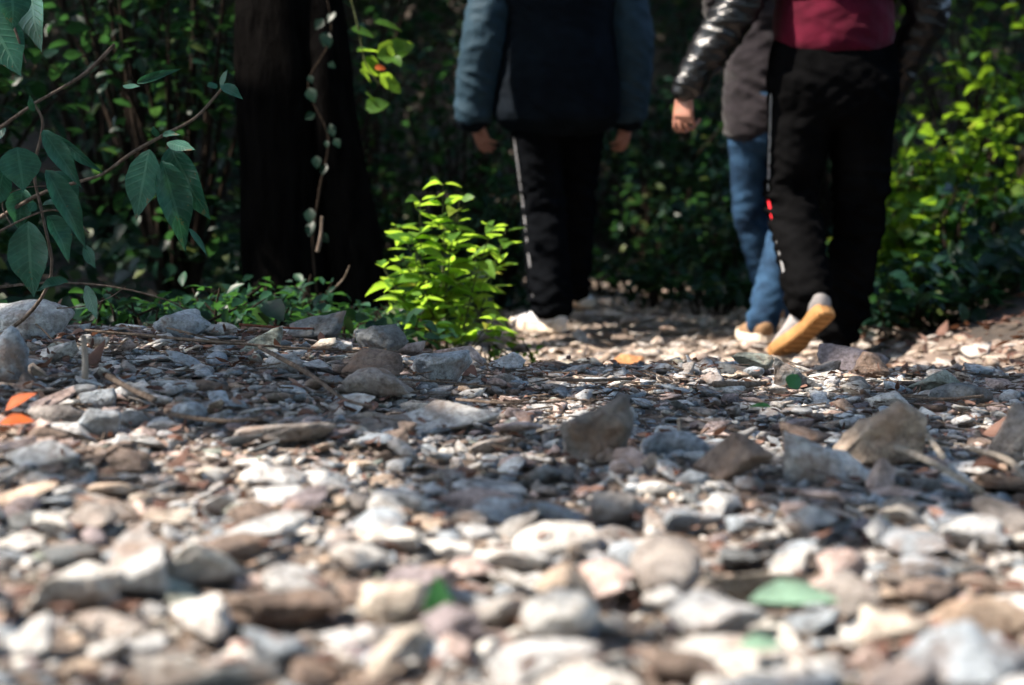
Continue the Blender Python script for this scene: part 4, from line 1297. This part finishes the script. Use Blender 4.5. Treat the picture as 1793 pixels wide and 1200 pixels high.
def limb(a, b_, c, ra, rb, rc, fl=1.0):
    """two-segment limb with rounded joint; radii may be pairs"""
    def rr(r): return r if isinstance(r, tuple) else (r, r)
    a, b_, c = (np.array(v, float) for v in (a, b_, c))
    rows = [(*a, *rr(ra))]
    m1 = (a + b_) / 2; r1 = tuple((p + q) / 2 * fl for p, q in zip(rr(ra), rr(rb)))
    m2 = b_ * .62 + c * .38; r2 = tuple((p * .55 + q * .45) * 1.06 for p, q in zip(rr(rb), rr(rc)))
    rows += [(*m1, *r1), (*b_, *rr(rb)), (*m2, *r2), (*c, *rr(rc))]
    return loft(rows, 6, 18)

def hand_parts(wrist, down, palm, side, curl=.5):
    """palm, four curled fingers and a thumb: down = direction of the hand, palm = where the palm faces, side = towards the thumb"""
    w0 = np.array(wrist, float); d = np.array(down, float); d /= np.linalg.norm(d)
    p = np.array(palm, float); p -= d * (p @ d); p /= np.linalg.norm(p)
    s = np.cross(d, p); s = s if s @ np.array(side, float) > 0 else -s
    ref = tuple(s)
    out = [loft([(*(w0 - d * .02), .029, .021), (*(w0 + d * .015), .030, .020), (*(w0 + d * .05), .041, .0165), (*(w0 + d * .088), .042, .0145)], 5, 18, ref)]
    L = {-.0315: .070, -.0105: .084, .0115: .090, .033: .082}
    for k, (off, ln) in enumerate(L.items()):
        q = w0 + d * (.086 - (.006 if k == 0 else 0)) + s * off
        rows = [(*(q - d * .02), .0098, .0095)]
        a = .15 + .12 * (3 - k) * curl
        for j, fr in enumerate((.45, .31, .24)):
            dd = d * math.cos(a) + p * math.sin(a) + s * off * 1.5
            q = q + dd * ln * fr
            r = (.0086, .0079, .0066)[j] * (.88 if k == 0 else 1)
            rows.append((*q, r, r))
            a += curl * (.75 + .12 * (3 - k))
        out.append(loft(rows, 4, 10, ref))
    q = w0 + d * .02 + s * .026 + p * .006
    t1 = q + d * .034 + s * .022 + p * .016; t2 = t1 + d * .032 + s * .006 + p * .012; t3 = t2 + d * .024 + p * .010
    out.append(loft([(*(q - s * .008), .014, .013), (*t1, .0115, .011), (*t2, .0100, .0095), (*t3, .0078, .0075)], 4, 10, tuple(p)))
    return out

def head_parts(c, s=1.):
    """c: centre of the head; the face looks along +y"""
    x, y, z = c
    P = [loft([(x, y - .005, z - .115 * s, .045 * s, .05 * s), (x, y + .012, z - .085 * s, .058 * s, .072 * s), (x, y + .005, z - .03 * s, .071 * s, .088 * s), (x, y - .002, z + .03 * s, .077 * s, .097 * s),
               (x, y - .008, z + .085 * s, .064 * s, .080 * s), (x, y - .012, z + .112 * s, .034 * s, .045 * s)], 6, 24)]
    P.append(loft([(x, y + .085, z + .015, .008, .010), (x, y + .098, z - .015, .012, .013), (x, y + .100, z - .032, .016, .013)], 4, 12))      # nose
    P.append(loft([(x - .024, y + .075, z - .060, .005, .007), (x, y + .088, z - .058, .008, .009), (x + .024, y + .075, z - .060, .005, .007)], 4, 10, (0, 0, 1)))  # mouth
    P.append(loft([(x - .05, y + .070, z + .022, .006, .008), (x, y + .088, z + .026, .008, .010), (x + .05, y + .070, z + .022, .006, .008)], 4, 10, (0, 0, 1)))  # brow
    for sg in (-1, 1):
        P.append(loft([(x + sg * .076, y - .005, z - .035, .007, .012), (x + sg * .082, y - .01, z - .01, .009, .018), (x + sg * .083, y - .012, z + .018, .007, .016)], 4, 12))
    return P

def shoe(parent, ankle, fdir, up, L, matU, matS, label=None, wk=1.):
    """a laced shoe: upper and sole, in the foot's own frame"""
    f = Vector(fdir).normalized(); u = Vector(up); u = (u - f * u.dot(f)).normalized(); s = f.cross(u)
    A0 = Vector(ankle)
    heel = A0 - f * .055 - u * .075          # on the sole line
    def X(t, h): return heel + f * (t * L) + u * h
    rows = []
    for t, h, a, b_ in [(.02, .045, .026, .034), (.10, .052, .036, .050), (.22, .058, .038, .056), (.38, .050, .038, .048), (.55, .040, .042, .036), (.72, .032, .046, .029), (.88, .026, .040, .023), (.97, .022, .024, .017)]:
        c = X(t, h); rows.append((*c, a * wk, b_))
    P = [loft(rows, 5, 20, tuple(s))]
    c0 = A0 + u * .03; P.append(loft([(*(X(.2, .05)), .036, .045), (*(X(.2, .085)), .038, .044), (*(X(.2, .105)), .039, .044)], 4, 18, tuple(s)))
    P.append(loft([(*X(.34, .092), .016, .008), (*X(.5, .074), .018, .008), (*X(.62, .060), .016, .007)], 4, 12, tuple(s)))      # tongue
    sh = garment('shoe', P, matU, parent, .0045, smooth=3)
    if label: sh['label'] = label
    # sole: thick slab with rounded outline and tread
    bm = bmesh.new()
    out = [(-.0, 0), (.015, .020), (.05, .031), (.18, .034), (.35, .031), (.5, .036), (.68, .046), (.82, .045), (.93, .034), (1.0, .012)]
    prof = [(t, w_) for t, w_ in out] + [(t, -w_) for t, w_ in reversed(out)]
    rings = []
    for h, k in ((-.006, .90), (0, 1.0), (.012, 1.05), (.026, 1.04), (.032, .98)):
        rings.append([bm.verts.new(X(.5 + (t - .5) * (.985 if h < 0 else 1.02), h + (.012 * max(0, t - .75) * 4)) + s * (w_ * k * wk)) for t, w_ in prof])
    n = len(prof)
    for i in range(len(rings) - 1):
        for j in range(n):
            bm.faces.new((rings[i][j], rings[i][(j + 1) % n], rings[i + 1][(j + 1) % n], rings[i + 1][j]))
    bm.faces.new(list(reversed(rings[0]))); bm.faces.new(rings[-1])
    for k in range(9):   # tread bars across the bottom
        t = .08 + k * .1; wv = np.interp(t, [o[0] for o in out], [o[1] for o in out]) * .78
        q = [X(t, -.010) + s * wv, X(t, -.010) - s * wv, X(t + .05, -.010) - s * wv, X(t + .05, -.010) + s * wv]
        q2_ = [v + u * .008 for v in q]
        a = [bm.verts.new(v) for v in q]; b_ = [bm.verts.new(v) for v in q2_]
        bm.faces.new(a)
        for i in range(4): bm.faces.new((a[i], b_[i], b_[(i + 1) % 4], a[(i + 1) % 4]))
    bmesh.ops.recalc_face_normals(bm, faces=bm.faces[:])
    me = bpy.data.meshes.new('sole'); bm.to_mesh(me); bm.free()
    link('sole', me, matS, sh)
    # lace
    link('lace', loft_mesh('lace', [tube([tuple(X(t, hh) + s * .02), tuple(X(t + .01, hh + .008)), tuple(X(t, hh) - s * .02)], .0022, .0022, 6) for t, hh in ((.40, .094), (.47, .086), (.54, .078), (.6, .07))]), M_WHITE, sh)

def person(x, y, label, J, M):
    """J joints in metres, x right, y ahead, z up; M materials and garment shapes"""
    z0 = float(tz(x, y))
    e = empty('person', (x, y, z0), label, 'person', 'walkers on the track')
    sh = J['shoulder_z']; hp = J['hip_z']; cx = J.get('lean', 0)
    hw = J.get('sw', .19)
    # body: one continuous surface, kept inside the clothes
    B = [loft([(0, 0, hp - .06, .13, .10), (0, 0, hp + .05, .145, .105), (0, -.005, hp + .20, .12, .09), (cx, 0, sh - .16, .15, .10), (cx, 0, sh - .03, .14, .08), (cx, 0, sh + .04, .07, .06), (cx, .01, sh + .12, .052, .055)], 6, 22)]
    for s, k in ((-1, 'L'), (1, 'R')):
        B.append(limb((s * .085, 0, hp - .03), J['knee' + k], J['ankle' + k], .075, .052, .036))
        a = Vector(J['ankle' + k]); f = Vector(J['foot' + k]).normalized()
        u = Vector(J['up' + k]); u = (u - f * u.dot(f)).normalized()
        h = a - u * .04
        B.append(loft([(*(h - f * .03), .026, .026), (*(h + f * .06), .030, .024), (*(h + f * .14 - u * .012), .034, .015)], 5, 14, tuple(f.cross(u))))
        B.append(limb((cx + s * hw, 0, sh - .02), J['elbow' + k], J['wrist' + k], .046, .038, .026))
        B.append(limb((cx + s * .05, 0, sh - .02), (cx + s * hw * .7, 0, sh - .005), (cx + s * hw, 0, sh - .02), .05, .05, .046))
        w_ = np.array(J['wrist' + k]); el = np.array(J['elbow' + k])
        B += hand_parts(w_ + (w_ - el) / np.linalg.norm(w_ - el) * .02, J['hand' + k], J['palm' + k], (0, 1, 0), J.get('curl' + k, .55))
    hc = (cx, .03, sh + .24)
    B += head_parts(hc)
    body = garment('body', B, M_SKIN, e, .0042, smooth=2)
    for s in (-1, 1):
        bm = bmesh.new(); bmesh.ops.create_icosphere(bm, subdivisions=2, radius=.011)
        me = bpy.data.meshes.new('eye'); bm.to_mesh(me); bm.free()
        o = link('eye', me, M_EYE, e); o.location = (cx + s * .03, .03 + .078, sh + .24 + .002)
    # hair
    x_, y_, z_ = hc
    long = M.get('hair', 0)
    hp_ = [loft([(x_, y_ - .035, z_ - .06 - long, .062, .045), (x_, y_ - .03, z_ - .02, .078, .066), (x_, y_ - .022, z_ + .04, .086, .092), (x_, y_ - .012, z_ + .09, .074, .09), (x_, y_ - .012, z_ + .122, .042, .055)], 6, 22)]
    garment('hair', hp_, M_HAIR, e, .006, wr=.004, wf=(40, 40, 8))
    # trousers
    t = M['trousers']
    kr, hr, tr_ = t['knee'], t['hem'], t['thigh']
    P = [loft([(0, 0, hp - .12, .165 * t.get('w', 1), .115), (0, -.005, hp - .02, .178 * t.get('w', 1), .128), (0, 0, hp + .10, .165 * t.get('w', 1), .115), (0, 0, hp + .16, .155, .108)], 6, 24)]
    for s, k in ((-1, 'L'), (1, 'R')):
        a = np.array(J['ankle' + k]); kn = np.array(J['knee' + k])
        end = a + (a - kn) / np.linalg.norm(a - kn) * t.get('drop', .02)
        P.append(limb((s * .088, -.005, hp - .03), kn, end, (tr_, tr_ * 1.05), (kr, kr), (hr, hr * 1.05)))
    ka = (J['kneeL'][2] + J['kneeR'][2]) / 2
    def zn(co): return .35 + 1.2 * np.exp(-((co[:, 2] - ka) / .12) ** 2) + 1.6 * np.exp(-((co[:, 2] - .15) / .12) ** 2) + .5 * np.exp(-((co[:, 2] - hp + .1) / .1) ** 2)
    tro = garment('trousers', P, t['mat'], e, .0075, wr=t.get('wr', .008), wf=(8, 8, 20), zones=zn, seed=x * 10)
    # piping down the outer seams
    for s, k in ((-1, 'L'), (1, 'R')):
        for (m_, off, f0, f1, wd) in (t.get('piping', []) if k == 'L' else []):
            a = np.array(J['ankle' + k]); kn = np.array(J['knee' + k]); h0 = np.array((s * .088, -.005, hp - .03))
            pts = []
            for q in np.linspace(f0, f1, 12):
                if q < .5: c = h0 + (kn - h0) * q * 2; r = tr_ + (kr - tr_) * q * 2
                else: c = kn + (a - kn) * (q - .5) * 2; r = kr + (hr - kr) * (q - .5) * 2
                if q < .08: r = .095 * t.get('w', 1)
                ang = off
                pts.append(c + np.array([s * math.cos(ang), -math.sin(ang), 0]) * (r * 1.03))
            rows = [(*p_, wd, .004) for p_ in pts]
            link('piping', loft_mesh('piping', [loft(rows, 2, 8, (math.sin(off) * s, math.cos(off), 0))]), m_, tro)
    # shoes
    for k in 'LR':
        shoe(e, J['ankle' + k], J['foot' + k], J['up' + k], J.get('flen', .285), M['shoe' + k][0], M['shoe' + k][1], wk=1.12 if k == 'L' else 1.06)
    # tops
    for nm, g_ in M['tops']:
        arms = []
        hz = g_['hem']; w_ = g_.get('w', .20); dp = g_.get('d', .135)
        P = [loft([(0, 0, hz, w_ * g_.get('flare', 1), dp * g_.get('flare', 1)), (0, -.005, hz + .12, w_ * 1.0, dp), (cx * .5, -.005, hp + .26, w_ * .93, dp * .95), (cx, -.005, sh - .18, w_ * 1.02, dp), (cx, -.005, sh - .05, w_ * .95, dp * .85), (cx, 0, sh + .02, .11, .085), (cx, .005, sh + .065, .068, .07)], 6, 28)]
        if g_.get('sleeves', True):
            sr = g_['sleeve']
            for s, k in ((-1, 'L'), (1, 'R')):
                w0 = np.array(J['wrist' + k]); el = np.array(J['elbow' + k])
                end = w0 + (w0 - el) / np.linalg.norm(w0 - el) * g_.get('cuff', .0)
                arm = limb((cx + s * hw, 0, sh - .035), el, end, sr[0], sr[1], sr[2], 1.03)
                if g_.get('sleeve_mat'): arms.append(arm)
                else: P.append(arm)
                P.append(limb((cx + s * .05, 0, sh - .06), (cx + s * hw * .7, 0, sh - .045), (cx + s * hw, 0, sh - .035), sr[0], sr[0], sr[0]))
        o = garment(nm, P, g_['mat'], e, .0075, wr=g_.get('wr', .008), wf=g_.get('wf', (8, 8, 20)), seed=x * 7 + 3)
        if g_.get('label'): o['label'] = g_['label']
        if g_.get('collar'):
            for s_, k in ((-1, 'L'), (1, 'R')):
                w0 = np.array(J['wrist' + k]); el = np.array(J['elbow' + k]); dv = (w0 - el) / np.linalg.norm(w0 - el)
                a0 = w0 + dv * (g_.get('cuff', 0) - .02); a1 = w0 + dv * (g_.get('cuff', 0) + .028); r_ = g_['sleeve'][2] * .93
                link('cuff', loft_mesh('cuff', [loft([(*a0, r_ * .98, r_), (*(a0 * .5 + a1 * .5), r_ * 1.03, r_ * 1.05), (*a1, r_ * .9, r_ * .92)], 3, 22)]), g_['mat'], o)
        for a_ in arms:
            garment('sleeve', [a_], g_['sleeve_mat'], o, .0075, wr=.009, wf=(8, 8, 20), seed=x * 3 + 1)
        if g_.get('collar'):
            link('collar', loft_mesh('collar', [loft([(cx, .005, sh + .04, .078, .078), (cx, .008, sh + .095, .07, .072)], 3, 24)]), g_['mat'], o)
    return e

UP = (0, 0, 1)
# left walker
person(.173, 5.5, 'walker on the left in a black jacket, its blue sleeves painted lighter for sunlight, and black trousers',
       dict(shoulder_z=1.45, hip_z=.92, sw=.21, kneeL=(-.055, .03, .49), kneeR=(.075, .22, .50), ankleL=(-.02, -.06, .085), ankleR=(.075, .42, .17),
            footL=(-.62, .78, 0), upL=UP, footR=(.35, .9, -.12), upR=UP,
            elbowL=(-.272, -.03, 1.14), elbowR=(.285, .02, 1.14), wristL=(-.318, .02, .865), wristR=(.282, .10, .875), handL=(.30, .12, -1), handR=(-.15, .2, -1),
            palmL=(.8, .6, .1), palmR=(-.8, .6, 0), curlL=.42, curlR=.42),
       dict(trousers=dict(mat=M_BLACK, thigh=.105, knee=.082, hem=.072, wr=.013, drop=.0, piping=[(M_GREYPIPE, .5, .02, .93, .0042)]),
            shoeL=(M_SHOEW, M_SOLEW), shoeR=(M_SHOEW, M_SOLEW), hair=.0,
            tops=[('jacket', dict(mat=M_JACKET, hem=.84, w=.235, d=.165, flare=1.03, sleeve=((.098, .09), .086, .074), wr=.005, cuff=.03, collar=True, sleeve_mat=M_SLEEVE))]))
# right walker in front
person(1.054, 4.72, 'walker on the right in a black leather jacket over maroon, one tan sole raised',
       dict(shoulder_z=1.46, hip_z=.94, sw=.21, kneeL=(-.125, .04, .53), kneeR=(.116, .07, .50), ankleL=(-.11, -.23, .195), ankleR=(.062, .12, .085),
            footL=(-.44, .67, -.60), upL=(-.35, .75, .5), footR=(.08, 1, 0), upR=UP,
            elbowL=(-.315, -.06, 1.16), elbowR=(.315, .03, 1.15), wristL=(-.475, -.02, .905), wristR=(.225, .20, .86), handL=(-.08, .12, -1), handR=(-.05, .25, -1),
            palmL=(.8, .7, .1), palmR=(-1, .3, 0), curlL=1.0, curlR=.6),
       dict(trousers=dict(mat=M_TRACK, thigh=.120, knee=.079, hem=.068, w=1.2, wr=.016, drop=.0, piping=[(M_GREYPIPE, .25, .03, .50, .0045), (M_RED, .25, .50, .60, .0055), (M_GREYPIPE, .25, .60, .90, .0045)]),
            shoeL=(M_SHOEG, M_SOLET), shoeR=(M_BLACK, M_BLACK), hair=.0,
            tops=[('shirt', dict(mat=M_MAROON, hem=1.03, w=.195, d=.135, sleeves=False, wr=.006)),
                  ('jacket', dict(mat=M_LEATHER, hem=1.21, w=.215, d=.15, sleeve=((.088, .082), .070, .050), wr=.0125, wf=(9, 9, 26), cuff=.012, collar=True))]))
# right walker behind
person(.945, 5.22, 'walker half hidden behind the leather jacket, in blue jeans and a mauve grey top',
       dict(shoulder_z=1.36, hip_z=.87, sw=.185, kneeL=(-.058, .09, .47), kneeR=(.065, -.01, .45), ankleL=(.055, .20, .12), ankleR=(-.055, -.17, .088),
            footL=(.1, 1, -.1), upL=UP, footR=(-.1, 1, 0), upR=UP,
            elbowL=(-.165, .12, 1.09), elbowR=(.23, .08, 1.08), wristL=(-.05, .26, 1.02), wristR=(.08, .27, 1.0), handL=(1, .3, -.1), handR=(-1, .3, -.1),
            palmL=(0, -1, .1), palmR=(0, -1, 0), curlL=.5, curlR=.5),
       dict(trousers=dict(mat=M_JEANS, thigh=.080, knee=.060, hem=.052, w=.9, wr=.007, drop=.02),
            shoeL=(M_SHOET, M_SOLEW), shoeR=(M_SHOET, M_SOLEW), hair=.12,
            tops=[('top', dict(mat=M_GREYTOP, hem=.775, w=.172, d=.125, sleeve=(.068, .056, .042), wr=.014))]))
